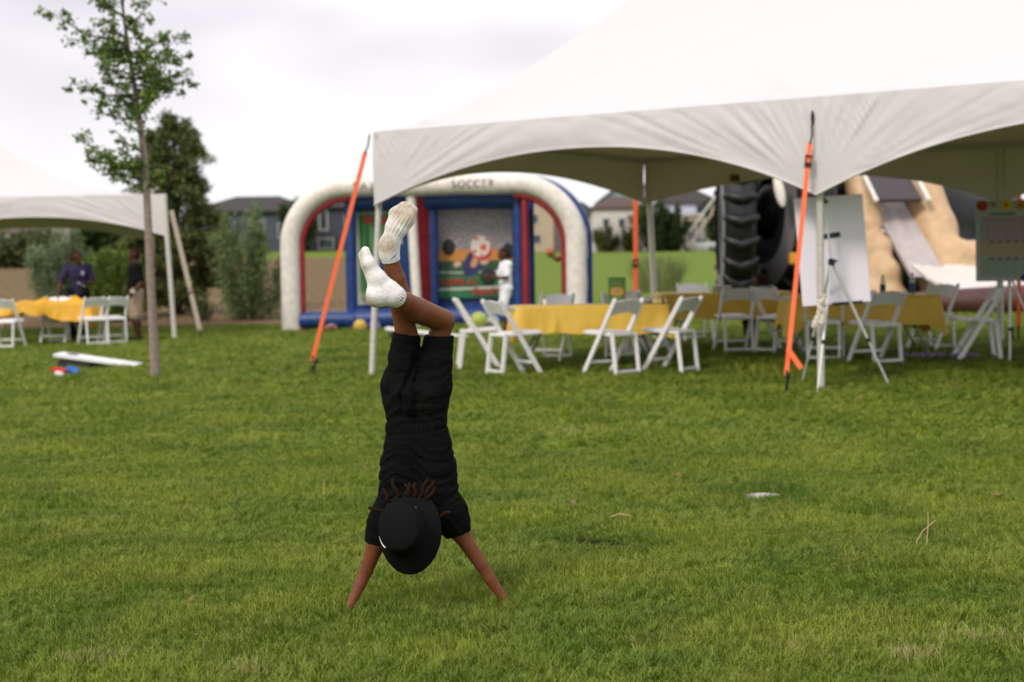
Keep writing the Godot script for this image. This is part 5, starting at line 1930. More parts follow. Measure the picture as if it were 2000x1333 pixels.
func build_litter() -> void:
	# irrigation lid sunk in the turf
	var o := thing("irrigation_lid", "pale round irrigation lid sunk in the grass at right", "utility lid", on(1.34, -7.61, -0.004))
	var b := Build.new()
	b.lathe(Vector3.ZERO, [Vector2(0.001, 0.016), Vector2(0.100, 0.016), Vector2(0.108, 0.010), Vector2(0.108, -0.03)], 28)
	put("lid", b.mesh(), mat(Color(0.56, 0.52, 0.5), 0.8, {"map": T.blotch, "per": 6.0}), o)
	b = Build.new()
	b.lathe(Vector3.ZERO, [Vector2(0.111, -0.03), Vector2(0.111, 0.006), Vector2(0.121, 0.006), Vector2(0.123, -0.03)], 28)
	put("rim", b.mesh(), mat(Color(0.12, 0.11, 0.1), 0.8), o)
	var straw := mat(Color(0.48, 0.33, 0.19), 0.8)
	for q in [[[Vector3(0, 0, 0), Vector3(-0.005, 0.05, 0), Vector3(0.02, 0.095, 0), Vector3(0.075, 0.145, 0.01)], 1.745, -6.1, "curved dry stem arching out of the grass at lower right"], [[Vector3(0, 0, 0), Vector3(0.004, 0.07, 0), Vector3(0.008, 0.12, 0), Vector3(0.006, 0.17, 0)], 1.8, -6.16, "straight dry stem standing behind the curved one"], [[Vector3(0, 0, 0), Vector3(-0.004, 0.06, 0), Vector3(0.002, 0.12, 0)], -1.035, -7.7, "lone dry stem standing in the grass left of the child"], [[Vector3(0, 0.03, 0), Vector3(0.04, 0.045, 0), Vector3(0.09, 0.04, 0.01)], 0.47, -6.9, "reddish dry stalk lying in the grass right of the child"]]:
		b = Build.new()
		b.tube(q[0], [0.0028, 0.0026, 0.0022, 0.0016].slice(0, q[0].size()), 6)
		var t := put("dry_stem", b.mesh(), straw)
		t.position = on(q[1], q[2])
		tag(t, q[3], "dry stem")
	var brown := mat(Color(0.19, 0.10, 0.04), 0.95)
	for q in [[0.3, -7.2, "small brown leaf right of the child"], [-1.2, -5.2, "small brown leaf in the grass at lower left"], [2.5, -7.3, "small brown leaf near the right edge of the grass"], [0.95, -8.2, "small tan leaf beyond the brown one on the right"], [3.05, -12.4, "tan leaf in front of the middle tent pole"], [-0.9, -8.6, "small rusty leaf behind the lone dry stem"]]:
		b = Build.new()
		b.slab(4, 4, func(u, v): return Vector3((u - 0.5) * 0.036, 0.02 * sin(u * PI) * sin(v * 2.0), (v - 0.5) * 0.02 * sin(u * PI)), 0.0012, Vector3.UP)
		var t := put("fallen_leaf", b.mesh(), brown)
		t.position = on(q[0], q[1], 0.043)
		t.rotation = Vector3(0.3, q[0] * 9.0, 0.2)
		tag(t, q[2], "leaf")
	# straw-coloured dead patches in the turf
	var dead := Build.new()
	for q in [[1.53, -4.62, 0.16], [0.92, -4.5, 0.1], [1.25, -4.42, 0.08], [-1.35, -4.5, 0.1], [-0.85, -4.36, 0.08], [0.42, -10.5, 0.25]]:
		for i in 120:
			var x: float = q[0] + rng.randfn() * q[2] * 0.6
			var z: float = q[1] + rng.randfn() * q[2] * 0.45
			var root := on(x, z)
			var tip := root + Vector3(rng.randfn() * 0.02, rng.randf_range(0.03, 0.06), rng.randfn() * 0.02)
			var sd := Vector3(0.0018, 0, 0.0006)
			dead.col = Color(0.30, 0.23, 0.10).lerp(Color(0.42, 0.36, 0.2), rng.randf())
			var nn := Vector3(0, 0.8, 0.6).normalized()
			dead.tri(dead.vert(root - sd, nn), dead.vert(root + sd, nn), dead.vert(tip, nn))
	tag(put("dry_grass", dead.mesh(), M.blade), "dry straw-coloured blades in the lawn", "", "", "stuff")


# ---- people ----
# palm, four fingers and a thumb; along: where the fingers point, down: where the palm faces, out: thumb side
func hand_bones(wrist: Vector3, along: Vector3, down: Vector3, out: Vector3, s: float, curl: float) -> Array:
	var bones := []
	var a := along.normalized()
	var o := (out - a * out.dot(a)).normalized()
	var d := (down - a * down.dot(a)).normalized()
	var knuckle := wrist + a * 0.082 * s
	for k in 4:
		var off := o * (0.027 - k * 0.018) * s
		bones.append([wrist + off * 0.55, knuckle + off - a * (0.006 * absf(k - 1.2)) * s, 0.0125 * s, 0.0105 * s])
		var len: float = [0.068, 0.076, 0.070, 0.054][k] * s
		var p := knuckle + off - a * (0.006 * absf(k - 1.2)) * s
		var dir := (a + o * (0.14 - k * 0.1)).normalized()
		for j in 3:
			var bend := curl * (j + 0.5) * 0.5
			var q := (dir * cos(bend) + d * sin(bend)).normalized()
			var l: float = len * [0.45, 0.32, 0.23][j]
			bones.append([p, p + q * l, [0.0092, 0.0083, 0.0074][j] * s, [0.0083, 0.0074, 0.0062][j] * s])
			p += q * l
	var t := wrist + o * 0.02 * s + a * 0.018 * s
	var t1 := t + (o * 0.75 + a * 0.65 + d * 0.2).normalized() * 0.042 * s
	var t2 := t1 + (o * 0.45 + a * 0.85 + d * (0.15 + 0.4 * curl)).normalized() * 0.03 * s
	bones.append([wrist + o * 0.01 * s, t, 0.015 * s, 0.0135 * s])
	bones.append([t, t1, 0.0125 * s, 0.0100 * s])
	bones.append([t1, t2, 0.0098 * s, 0.0080 * s])
	return bones


# head with brow, nose, lips, chin and ears; up: crown, fwd: where the face looks
func head_bones(c: Vector3, up: Vector3, fwd: Vector3, s: float) -> Array:
	var u := up.normalized()
	var f := (fwd - u * fwd.dot(u)).normalized()
	var r := u.cross(f).normalized()
	var P := func(x: float, y: float, z: float): return c + (r * x + u * y + f * z) * s
	return [
		[P.call(0, 0.025, -0.03), P.call(0, 0.035, 0.03), 0.078 * s, 0.07 * s], [P.call(0, -0.03, 0.035), P.call(0, -0.075, 0.05), 0.058 * s, 0.036 * s],
		[P.call(0, 0.0, 0.088), P.call(0, -0.032, 0.108), 0.009 * s, 0.013 * s], [P.call(-0.012, -0.034, 0.098), P.call(0.012, -0.034, 0.098), 0.008 * s, 0.008 * s],
		[P.call(-0.035, 0.022, 0.078), P.call(0.035, 0.022, 0.078), 0.014 * s, 0.014 * s], [P.call(-0.017, -0.057, 0.088), P.call(0.017, -0.057, 0.088), 0.008 * s, 0.008 * s],
		[P.call(-0.014, -0.068, 0.085), P.call(0.014, -0.068, 0.085), 0.009 * s, 0.009 * s],
		[P.call(0.076, 0.012, -0.012), P.call(0.08, -0.025, -0.004), 0.014 * s, 0.010 * s], [P.call(-0.076, 0.012, -0.012), P.call(-0.08, -0.025, -0.004), 0.014 * s, 0.010 * s]]


func head_paint(c: Vector3, up: Vector3, fwd: Vector3, s: float, skin: Color) -> Callable:
	var u := up.normalized()
	var f := (fwd - u * fwd.dot(u)).normalized()
	var r := u.cross(f).normalized()
	return func(p: Vector3, _n: Vector3):
		var q := (p - c) / s
		var l := Vector3(q.dot(r), q.dot(u), q.dot(f))
		for k in [-1.0, 1.0]:
			var e := Vector2(l.x - k * 0.031, l.y - 0.002)
			if l.z > 0.04:
				if Vector2(e.x, e.y * 1.9).length() < 0.015:
					return Color(0.02, 0.015, 0.012) if e.length() < 0.007 else Color(0.5, 0.45, 0.42)
				if absf(l.y - 0.026) < 0.005 and absf(e.x) < 0.018:
					return Color(0.02, 0.012, 0.008)
		if l.z > 0.07 and absf(l.y + 0.062) < 0.009 and absf(l.x) < 0.024:
			return skin * Color(1.25, 0.85, 0.85)
		return skin


func figure(label: String, at: Vector3, turn: float, h: float, j: Dictionary, look: Vector3, skin: Color, shirt: Material, bottom: Material, long_legs: bool, shoe: Material, slim := 1.0) -> Node3D:
	var o := thing("person", label, "person", at, turn)
	var s := h / 1.75
	var J := {"head": Vector3(0, 1.635, 0.02), "neck": Vector3(0, 1.47, 0), "chest": Vector3(0, 1.28, 0), "waist": Vector3(0, 1.05, 0), "pelvis": Vector3(0, 0.94, 0)}
	for q in [["L", 1.0], ["R", -1.0]]:
		J["sh" + q[0]] = Vector3(q[1] * 0.185, 1.41, -0.01)
		J["el" + q[0]] = Vector3(q[1] * 0.25, 1.12, -0.03)
		J["wr" + q[0]] = Vector3(q[1] * 0.26, 0.88, 0.05)
		J["hip" + q[0]] = Vector3(q[1] * 0.095, 0.91, 0)
		J["kn" + q[0]] = Vector3(q[1] * 0.105, 0.50, 0.02)
		J["an" + q[0]] = Vector3(q[1] * 0.11, 0.085, -0.03)
		J["to" + q[0]] = Vector3(q[1] * 0.13, 0.035, 0.14)
	for k in j:
		J[k] = j[k]
	for k in J:
		J[k] = J[k] * s
	var w := s * slim
	var bones := [[J.neck - Vector3(0, 0.04, 0) * s, J.head - Vector3(0, 0.05, 0) * s, 0.056 * s, 0.052 * s], [J.neck, J.chest, 0.06 * s, 0.1 * w], [J.pelvis, J.waist, 0.11 * w, 0.095 * w]]
	var top := [[J.chest + Vector3(0.06, 0.06, 0) * w, J.waist + Vector3(0.055, 0, 0) * w, 0.115 * w, 0.105 * w], [J.chest + Vector3(-0.06, 0.06, 0) * w, J.waist + Vector3(-0.055, 0, 0) * w, 0.115 * w, 0.105 * w], [J.waist, J.pelvis - Vector3(0, 0.02, 0), 0.135 * w, 0.14 * w], [J.neck - Vector3(0, 0.03, 0) * s, J.chest, 0.07 * s, 0.12 * w]]
	var low := [[J.pelvis + Vector3(0.05, 0.03, 0) * w, J.hipL, 0.115 * w, 0.11 * w], [J.pelvis + Vector3(-0.05, 0.03, 0) * w, J.hipR, 0.115 * w, 0.11 * w]]
	for q in ["L", "R"]:
		var sh: Vector3 = J["sh" + q]
		var el: Vector3 = J["el" + q]
		var wr: Vector3 = J["wr" + q]
		var hp: Vector3 = J["hip" + q]
		var kn: Vector3 = J["kn" + q]
		var an: Vector3 = J["an" + q]
		bones.append_array([[J.chest, sh, 0.09 * w, 0.05 * w], [sh, el, 0.048 * w, 0.038 * w], [el, el.lerp(wr, 0.35), 0.037 * w, 0.038 * w], [el.lerp(wr, 0.35), wr, 0.038 * w, 0.025 * s], [J.pelvis, hp, 0.1 * w, 0.085 * w], [hp, kn, 0.085 * w, 0.052 * w], [kn, kn.lerp(an, 0.35) - Vector3(0, 0, 0.015) * s, 0.05 * w, 0.052 * w], [kn.lerp(an, 0.35) - Vector3(0, 0, 0.015) * s, an, 0.052 * w, 0.033 * s], [an, J["to" + q], 0.032 * s, 0.028 * s]])
		top.append([J.neck.lerp(sh, 0.4) - Vector3(0, 0.05, 0) * s, sh, 0.07 * w, 0.066 * w])
		top.append([sh, sh.lerp(el, 0.78), 0.068 * w, 0.066 * w])
		if long_legs:
			low.append_array([[hp, kn, 0.105 * w, 0.075 * w], [kn, an + Vector3(0, 0.03, 0), 0.072 * w, 0.062 * w]])
		else:
			low.append([hp, hp.lerp(kn, 1.02), 0.108 * w, 0.092 * w])
	var b := blob(bones, 0.016, 0.03, {"paint": func(_p, _n): return skin})
	var face_at: Vector3 = J.head
	b.add(blob(head_bones(face_at, Vector3.UP, look, s * 1.06), 0.006, 0.012, {"paint": head_paint(face_at, Vector3.UP, look, s * 1.06, skin)}))
	for q in [["L", 1.0], ["R", -1.0]]:
		var wr: Vector3 = J["wr" + q[0]]
		var dir: Vector3 = (wr - J["el" + q[0]]).normalized()
		b.add(blob(hand_bones(wr, dir, Vector3(-q[1], 0, 0.2), Vector3(0, 0.2, 1), s, 0.55), 0.006, 0.006, {"paint": func(_p, _n): return skin}))
	put("body", b.mesh(), M.skin, o)
	var rip := func(p: Vector3): return 0.007 * folds.get_noise_3d(p.x * 5.0, p.y * 9.0, p.z * 5.0)
	var clips := [[J.pelvis - Vector3(0, 0.06, 0) * s, Vector3.DOWN, 0.4 * s]]
	put("shirt", blob(top, 0.014, 0.05, {"disp": rip, "clips": clips}).mesh(), shirt, o)
	put("trousers" if long_legs else "shorts", blob(low, 0.014, 0.03, {"disp": rip}).mesh(), bottom, o)
	var u := Vector3.UP
	var f := (look - u * look.dot(u)).normalized()
	put("hair", blob([[face_at + (u * 0.05 - f * 0.035) * s, face_at + (u * 0.06 + f * 0.02) * s, 0.082 * s, 0.072 * s], [face_at + (u * 0.0 - f * 0.045) * s, face_at + (-u * 0.03 - f * 0.04) * s, 0.072 * s, 0.06 * s]], 0.008, 0.03, {"disp": func(p): return 0.004 * sin(p.x * 190.0) * sin(p.y * 170.0) * sin(p.z * 180.0)}).mesh(), M.hair, o)
	for q in ["L", "R"]:
		var an: Vector3 = J["an" + q]
		put("shoe", blob([[an - Vector3(0, 0.035, 0.02) * s, J["to" + q], 0.045 * s, 0.04 * s], [an + Vector3(0, 0.0, -0.01) * s, an - Vector3(0, 0.03, 0.03) * s, 0.042 * s, 0.045 * s]], 0.008, 0.03, {"clips": [[Vector3(an.x, 0.0, an.z), Vector3.DOWN, 0.3 * s]]}).mesh(), shoe, o)
	return o


func build_people() -> void:
	var dark := Color(0.075, 0.033, 0.02)
	var navy := mat(Color(0.010, 0.006, 0.042), 0.85, {"bump": T.weave, "depth": 0.04, "per": 12.0})
	var blackm := mat(Color(0.006, 0.006, 0.007), 0.85, {"spec": 0.2})
	var khaki := mat(Color(0.33, 0.25, 0.17), 0.85, {"map": T.faint, "per": 5.0})
	var white_t := mat(Color(0.72, 0.72, 0.76), 0.8, {"bump": T.weave, "depth": 0.04, "per": 12.0})
	var grey_t := mat(Color(0.05, 0.05, 0.055), 0.8)
	var red_t := mat(Color(0.3, 0.015, 0.02), 0.8)
	# adult leaning on the left table
	var o := figure("person in purple T-shirt leaning one hand on the yellow table under the left tent", on(-8.05, -26.45), 0.35, 1.72, {"head": Vector3(-0.02, 1.6, 0.1), "neck": Vector3(0.0, 1.45, 0.05), "chest": Vector3(0.0, 1.26, 0.03), "elR": Vector3(-0.33, 1.13, 0.08), "wrR": Vector3(-0.38, 0.88, 0.22), "elL": Vector3(0.27, 1.13, 0.02), "wrL": Vector3(0.12, 1.1, 0.24)}, Vector3(0.75, -0.15, 0.6), dark, navy, blackm, true, blackm)
	var b := Build.new()
	b.ball(Vector3(0.075, 1.27, 0.145), Vector3(0.035, 0.045, 0.012), Basis(), 10, 6)
	put("shirt_print", b.mesh(), mat(Color(0.3, 0.27, 0.45), 0.8), o)
	var card := thing("white_card", "white card held by the person in the purple T-shirt", "card", o.transform * Vector3(0.04, 1.06, 0.28), 0.5)
	b = Build.new()
	b.box(Vector3.ZERO, Vector3(0.14, 0.012, 0.09), Basis(Vector3.BACK, -0.5), 0.002)
	put("card", b.mesh(), M.white, card)
	# adult in black, half behind the tree
	o = figure("person in black polo and khaki shorts standing behind the young tree", on(-6.9, -26.1), -1.1, 1.7, {"elR": Vector3(-0.25, 1.12, -0.06), "wrR": Vector3(-0.24, 0.9, 0.06), "elL": Vector3(0.22, 1.12, -0.08), "wrL": Vector3(0.25, 0.92, 0.1)}, Vector3(-0.1, -0.1, 1.0), dark, blackm, khaki, false, blackm, 1.12)
	b = Build.new()
	b.lathe(Vector3(0.235, 0.92, 0.08), [Vector2(0.034, -0.018), Vector2(0.034, 0.018)], 14)
	put("watch", b.mesh(), M.white, o)
	# child in white by the soccer bay
	figure("child in white T-shirt facing left in front of the soccer banner", on(-0.10, -25.4), -1.25, 1.5, {"head": Vector3(0, 1.62, 0.05), "elR": Vector3(-0.25, 1.14, 0.08), "wrR": Vector3(-0.17, 1.17, 0.33), "elL": Vector3(0.25, 1.13, 0.05), "wrL": Vector3(0.12, 1.12, 0.3), "knL": Vector3(0.105, 0.5, 0.1)}, Vector3(0, -0.05, 1.0), Color(0.1, 0.045, 0.028), white_t, white_t, false, blackm, 0.95)
	# player behind the right mesh window
	o = figure("person in red and black holding a basketball, seen through the right mesh window", on(1.48, -36.5), -0.9, 1.6, {"elR": Vector3(-0.3, 1.2, 0.14), "wrR": Vector3(-0.28, 1.32, 0.42), "elL": Vector3(0.25, 1.15, 0.1), "wrL": Vector3(0.0, 1.3, 0.42)}, Vector3(0, 0, 1.0), Color(0.12, 0.055, 0.035), red_t, blackm, false, blackm, 0.95)
	b = Build.new()
	b.box(Vector3(0.02, 1.08, 0.12), Vector3(0.2, 0.4, 0.06), Basis(), 0.02)
	put("black_bib", b.mesh(), grey_t, o)
	var ball := thing("basketball", "orange basketball held up behind the right mesh window", "ball", o.transform * Vector3(-0.13, 1.32, 0.5))
	b = Build.new()
	b.ball(Vector3.ZERO, Vector3.ONE * 0.12, Basis(), 18, 12)
	put("cover", b.mesh(), mat(Color(0.42, 0.13, 0.05), 0.6), ball)
	b = Build.new()
	for k in 2:
		var ring := []
		for i in 25:
			var a := TAU * i / 24.0
			ring.append(Basis(Vector3.UP, k * PI / 2) * Vector3(cos(a), sin(a), 0) * 0.12)
		b.tube(ring, 0.004, 5, false)
		put("seam", b.mesh(), M.black, ball)
		b = Build.new()
	# seated figure behind the orange strap
	figure("seated person in dark shirt and red shorts at the table behind the orange strap", on(3.62, -19.75), -2.3, 1.45, {"head": Vector3(0, 1.06, 0.24), "neck": Vector3(0, 0.95, 0.16), "chest": Vector3(0, 0.80, 0.08), "waist": Vector3(0, 0.6, 0.0), "pelvis": Vector3(0, 0.52, 0), "shL": Vector3(0.18, 0.92, 0.12), "shR": Vector3(-0.18, 0.92, 0.12), "elL": Vector3(0.27, 0.74, 0.26), "elR": Vector3(-0.27, 0.74, 0.26), "wrL": Vector3(0.1, 0.9, 0.4), "wrR": Vector3(-0.1, 0.86, 0.42), "hipL": Vector3(0.1, 0.5, 0.05), "hipR": Vector3(-0.1, 0.5, 0.05), "knL": Vector3(0.14, 0.52, 0.46), "knR": Vector3(-0.14, 0.52, 0.46), "anL": Vector3(0.13, 0.085, 0.42), "anR": Vector3(-0.13, 0.085, 0.42), "toL": Vector3(0.14, 0.035, 0.58), "toR": Vector3(-0.14, 0.035, 0.58)}, Vector3(0, -0.3, 1.0), dark, grey_t, red_t, false, blackm)


func build_child() -> void:
	var o := thing("person", "child in black clothes and bucket hat doing a handstand on the lawn", "person", Vector3(-0.32, 0, -5.18))
	var K := {
	"handL": Vector3(-0.299, 0.007, 0.050), "handR": Vector3(0.291, 0.002, -0.040), "wristL": Vector3(-0.284, 0.029, 0.045), "wristR": Vector3(0.278, 0.023, -0.040),
	"elbL": Vector3(-0.227, 0.149, 0.010), "elbR": Vector3(0.195, 0.157, -0.030), "foreR": Vector3(0.224, 0.106, -0.035), "foreL": Vector3(-0.250, 0.102, 0.020),
	"cuffL": Vector3(-0.190, 0.247, 0.010), "cuffR": Vector3(0.121, 0.276, -0.020), "shL": Vector3(-0.145, 0.356, 0.000), "shR": Vector3(0.062, 0.359, -0.020),
	"chL": Vector3(-0.090, 0.409, -0.020), "chR": Vector3(0.022, 0.407, -0.020), "mdL": Vector3(-0.078, 0.522, -0.020), "mdR": Vector3(0.016, 0.521, -0.020),
	"wsL": Vector3(-0.076, 0.655, -0.020), "wsR": Vector3(0.011, 0.653, -0.020), "hemC": Vector3(-0.033, 0.654, -0.020), "plL": Vector3(-0.083, 0.768, -0.020),
	"plR": Vector3(0.016, 0.766, -0.020), "hipL": Vector3(-0.093, 0.825, -0.020), "hipR": Vector3(0.030, 0.823, -0.020), "hmL": Vector3(-0.060, 1.019, 0.010),
	"hmR": Vector3(0.054, 1.010, -0.030), "kneeL": Vector3(-0.068, 1.042, 0.020), "kneeR": Vector3(0.070, 1.063, -0.020), "calfL": Vector3(-0.079, 1.136, 0.050),
	"calfR": Vector3(-0.018, 1.106, 0.080), "ankL": Vector3(-0.109, 1.287, 0.090), "ankR": Vector3(-0.081, 1.155, 0.180), "heelL": Vector3(-0.113, 1.342, 0.100),
	"midL": Vector3(-0.086, 1.401, 0.100), "ballL": Vector3(-0.068, 1.440, 0.090), "toeL": Vector3(-0.043, 1.473, 0.080), "heelR": Vector3(-0.150, 1.160, 0.210),
	"midR": Vector3(-0.150, 1.219, 0.200), "ballR": Vector3(-0.180, 1.271, 0.190), "toeR": Vector3(-0.197, 1.311, 0.180), "instR": Vector3(-0.113, 1.181, 0.195),
	"head": Vector3(-0.058, 0.313, 0.110), "jaw": Vector3(-0.052, 0.284, 0.040), "neck": Vector3(-0.046, 0.349, 0.000), "brim": Vector3(-0.059, 0.315, 0.115),
	"base": Vector3(-0.081, 0.328, 0.140), "top": Vector3(-0.089, 0.352, 0.215), "dome": Vector3(-0.091, 0.357, 0.230), "waist0": Vector3(-0.141, 0.674, -0.020),
	"waist1": Vector3(0.068, 0.677, -0.020), "band": Vector3(-0.038, 0.675, -0.020), "swA": Vector3(-0.159, 0.300, 0.190), "swM": Vector3(-0.148, 0.279, 0.190),
	"swB": Vector3(-0.129, 0.263, 0.190),
	}
	var skin := Color(0.175, 0.060, 0.026)
	var pale := Color(0.235, 0.092, 0.046)
	var paint := func(p: Vector3, _n: Vector3):
		var c := skin
		var q := 0.5 + 0.5 * folds.get_noise_3d(p.x * 14.0, p.y * 14.0, p.z * 14.0)
		c = c.lerp(pale, 0.18 * q)
		for j in ["elbL", "elbR"]:
			c = c.lerp(Color(0.10, 0.038, 0.02), 0.5 * smoothstep(0.03, 0.0, p.distance_to(K[j] + Vector3(0, 0, 0.03))))
		if p.y < 0.05:
			c = c.lerp(pale, 0.5)
		return c
	# one continuous body
	var bones := [
		[K.wristL, K.foreL, 0.0165, 0.0225], [K.foreL, K.elbL, 0.0225, 0.0245], [K.elbL, K.cuffL, 0.0245, 0.034], [K.cuffL, K.shL, 0.036, 0.045],
		[K.wristR, K.foreR, 0.0165, 0.0225], [K.foreR, K.elbR, 0.0225, 0.0245], [K.elbR, K.cuffR, 0.0245, 0.033], [K.cuffR, K.shR, 0.035, 0.045],
		[K.shL, K.chL, 0.05, 0.06], [K.shR, K.chR, 0.05, 0.06], [K.chL, K.mdL, 0.07, 0.062], [K.chR, K.mdR, 0.07, 0.062],
		[K.mdL, K.wsL, 0.058, 0.046], [K.mdR, K.wsR, 0.058, 0.046], [K.wsL, K.plL, 0.046, 0.056], [K.wsR, K.plR, 0.046, 0.054],
		[K.plL, K.hipL, 0.054, 0.05], [K.plR, K.hipR, 0.052, 0.05], [K.hipL, K.hmL, 0.044, 0.036], [K.hipR, K.hmR, 0.044, 0.039],
		[K.hmL, K.kneeL, 0.037, 0.038], [K.hmR, K.kneeR, 0.04, 0.039], [K.kneeR, K.kneeR + Vector3(0.004, 0.004, -0.012), 0.042, 0.036],
		[K.kneeL, K.calfL, 0.038, 0.042], [K.calfL, K.calfL.lerp(K.ankL, 0.55), 0.042, 0.036], [K.calfL.lerp(K.ankL, 0.55), K.ankL, 0.036, 0.028],
		[K.kneeR, K.calfR, 0.042, 0.046], [K.calfR, K.calfR.lerp(K.ankR, 0.6), 0.045, 0.037], [K.calfR.lerp(K.ankR, 0.6), K.ankR, 0.037, 0.029],
		[K.ankL, K.heelL, 0.026, 0.022], [K.heelL, K.ballL, 0.021, 0.019], [K.ballL, K.toeL.lerp(K.ballL, 0.3), 0.015, 0.008],
		[K.ankR, K.instR, 0.027, 0.023], [K.instR, K.heelR, 0.021, 0.021], [K.instR, K.ballR, 0.02, 0.013], [K.ballR, K.toeR.lerp(K.ballR, 0.3), 0.012, 0.006],
		[K.neck, K.jaw + Vector3(0, 0.02, 0.01), 0.038, 0.036], [K.neck, K.chL.lerp(K.chR, 0.5), 0.042, 0.07], [K.neck, K.head - Vector3(0, 0, 0.03), 0.038, 0.042],
	]
	var b := blob(bones, 0.007, 0.007, {"paint": paint})
	var up := Vector3(-0.22, 0.2, 0.95)
	var hc: Vector3 = K.base - up.normalized() * 0.052
	var fwd := Vector3(0.0, -1.0, 0.2)
	b.add(blob(head_bones(hc, up, fwd, 0.88), 0.004, 0.012, {"paint": head_paint(hc, up, fwd, 0.88, skin)}))
	b.add(blob(hand_bones(K.wristL + Vector3(-0.004, -0.024, 0.0), Vector3(-0.25, -0.08, 0.95), Vector3.DOWN, Vector3(1, 0, 0.2), 0.8, 0.25), 0.003, 0.005, {"paint": paint}))
	b.add(blob(hand_bones(K.wristR + Vector3(0.004, -0.018, 0.0), Vector3(0.2, -0.1, 0.9), Vector3.DOWN, Vector3(-1, 0, 0.2), 0.8, 0.25), 0.003, 0.005, {"paint": paint}))
	put("body", b.mesh(), M.skin, o)

	# T-shirt, fallen towards the shoulders, open at the hem and the cuffs
	var shirt := [
		[K.chL + Vector3(-0.006, -0.03, 0), K.mdL + Vector3(-0.012, 0, 0), 0.088, 0.08], [K.chR + Vector3(0.016, -0.03, 0), K.mdR + Vector3(0.01, 0, 0), 0.09, 0.078],
		[K.mdL + Vector3(-0.010, 0, 0), K.wsL, 0.078, 0.064], [K.mdR + Vector3(0.008, 0, 0), K.wsR, 0.076, 0.064],
		[K.wsL + Vector3(-0.008, -0.055, 0.015), K.wsR + Vector3(0.020, -0.05, 0.015), 0.062, 0.060],
		[K.wsL + Vector3(0.006, 0, 0), K.wsL + Vector3(0.012, 0.06, 0), 0.064, 0.06], [K.wsR - Vector3(0.006, 0, 0), K.wsR + Vector3(-0.012, 0.06, 0), 0.064, 0.06],
		[K.chL + Vector3(0, -0.01, 0), K.shL + Vector3(-0.005, -0.01, 0), 0.075, 0.056], [K.chR + Vector3(0, -0.01, 0), K.shR + Vector3(0.018, -0.01, 0), 0.075, 0.056],
		[K.shL + Vector3(-0.005, -0.01, 0), K.cuffL + Vector3(-0.008, -0.025, 0), 0.056, 0.044], [K.shR + Vector3(0.018, -0.01, 0), K.cuffR + Vector3(0.008, -0.03, 0), 0.058, 0.043],
		[K.shR + Vector3(0.045, 0.012, 0), K.shR + Vector3(0.06, -0.03, 0), 0.024, 0.03], [K.shL + Vector3(-0.05, -0.04, 0), K.shL + Vector3(-0.04, -0.07, 0), 0.026, 0.03],
		[K.neck + Vector3(0, 0.0, 0), K.chL.lerp(K.chR, 0.5), 0.062, 0.08],
	]
	var pulls := func(p: Vector3):
		# folds that sag across the back, and finer creases towards the arms
		var x := p.x + 0.035
		var y := p.y + 0.9 * x * x + 0.12 * x
		var big := folds.get_noise_2d(y * 15.0 + 0.6 * sin(x * 22.0), 3.0 + x * 4.5)
		var fine := folds.get_noise_3d(p.x * 14.0, y * 40.0, p.z * 14.0)
		var f := smoothstep(0.33, 0.42, p.y)
		var arm := folds.get_noise_3d(p.x * 26.0 + p.y * 22.0, p.y * 6.0, p.z * 12.0)
		return (0.0105 * (absf(big) - 0.3) + 0.0022 * fine) * f + 0.006 * arm * (1.0 - f)
	var cl: Vector3 = (K.cuffL - K.shL).normalized()
	var cr: Vector3 = (K.cuffR - K.shR).normalized()
	var hem := Vector3(-0.10, 0.98, 0.12).normalized()
	var so := {"disp": pulls, "clips": [[K.hemC + Vector3(0, 0.010, 0), hem, 0.24], [K.cuffL, (cl + Vector3(0.15, 0, 0)).normalized(), 0.075], [K.cuffR, (cr + Vector3(-0.3, 0, 0)).normalized(), 0.075], [K.neck + Vector3(0, -0.02, 0.02), Vector3(0, -0.8, 0.6), 0.06]],
		"carves": [[K.hemC + Vector3(-0.045, 0.06, 0), K.hemC + Vector3(-0.045, -0.02, 0), 0.055, 0.046], [K.hemC + Vector3(0.045, 0.06, 0), K.hemC + Vector3(0.045, -0.02, 0), 0.055, 0.046], [K.cuffL + cl * 0.03, K.cuffL - cl * 0.012, 0.044, 0.036], [K.cuffR + cr * 0.03, K.cuffR - cr * 0.012, 0.044, 0.036]]}
	put("shirt", blob(shirt, 0.005, 0.03, so).mesh(), M.black_cloth, o)

	# knee-length shorts
	var sh := [
		[K.hmL + Vector3(-0.002, 0.004, 0), K.hmL.lerp(K.hipL, 0.5) + Vector3(0.0, 0, -0.003), 0.0505, 0.058], [K.hmL.lerp(K.hipL, 0.5) + Vector3(0.0, 0, -0.003), K.hipL, 0.058, 0.069],
		[K.hmR + Vector3(0.001, 0.004, 0), K.hmR.lerp(K.hipR, 0.5) + Vector3(-0.004, 0, 0.012), 0.053, 0.062], [K.hmR.lerp(K.hipR, 0.5) + Vector3(-0.004, 0, 0.012), K.hipR + Vector3(0.002, 0, 0.01), 0.062, 0.066],
		[K.hipL, K.plL, 0.071, 0.072], [K.hipR, K.plR, 0.064, 0.066], [K.plL, K.wsL + Vector3(-0.001, 0.012, 0), 0.072, 0.064], [K.plR, K.wsR + Vector3(0.001, 0.012, 0), 0.066, 0.062],
		[K.plL + Vector3(0.008, 0.03, 0.035), K.plL + Vector3(0.012, -0.005, 0.035), 0.056, 0.05], [K.plR + Vector3(-0.002, 0.03, 0.032), K.plR + Vector3(-0.004, -0.005, 0.032), 0.056, 0.05],
	]
	var seat := PackedVector2Array([Vector2(-0.008, 1.014), Vector2(-0.029, 0.949), Vector2(-0.043, 0.894), Vector2(-0.072, 0.831), Vector2(-0.084, 0.803), Vector2(-0.081, 0.755), Vector2(-0.078, 0.723)])
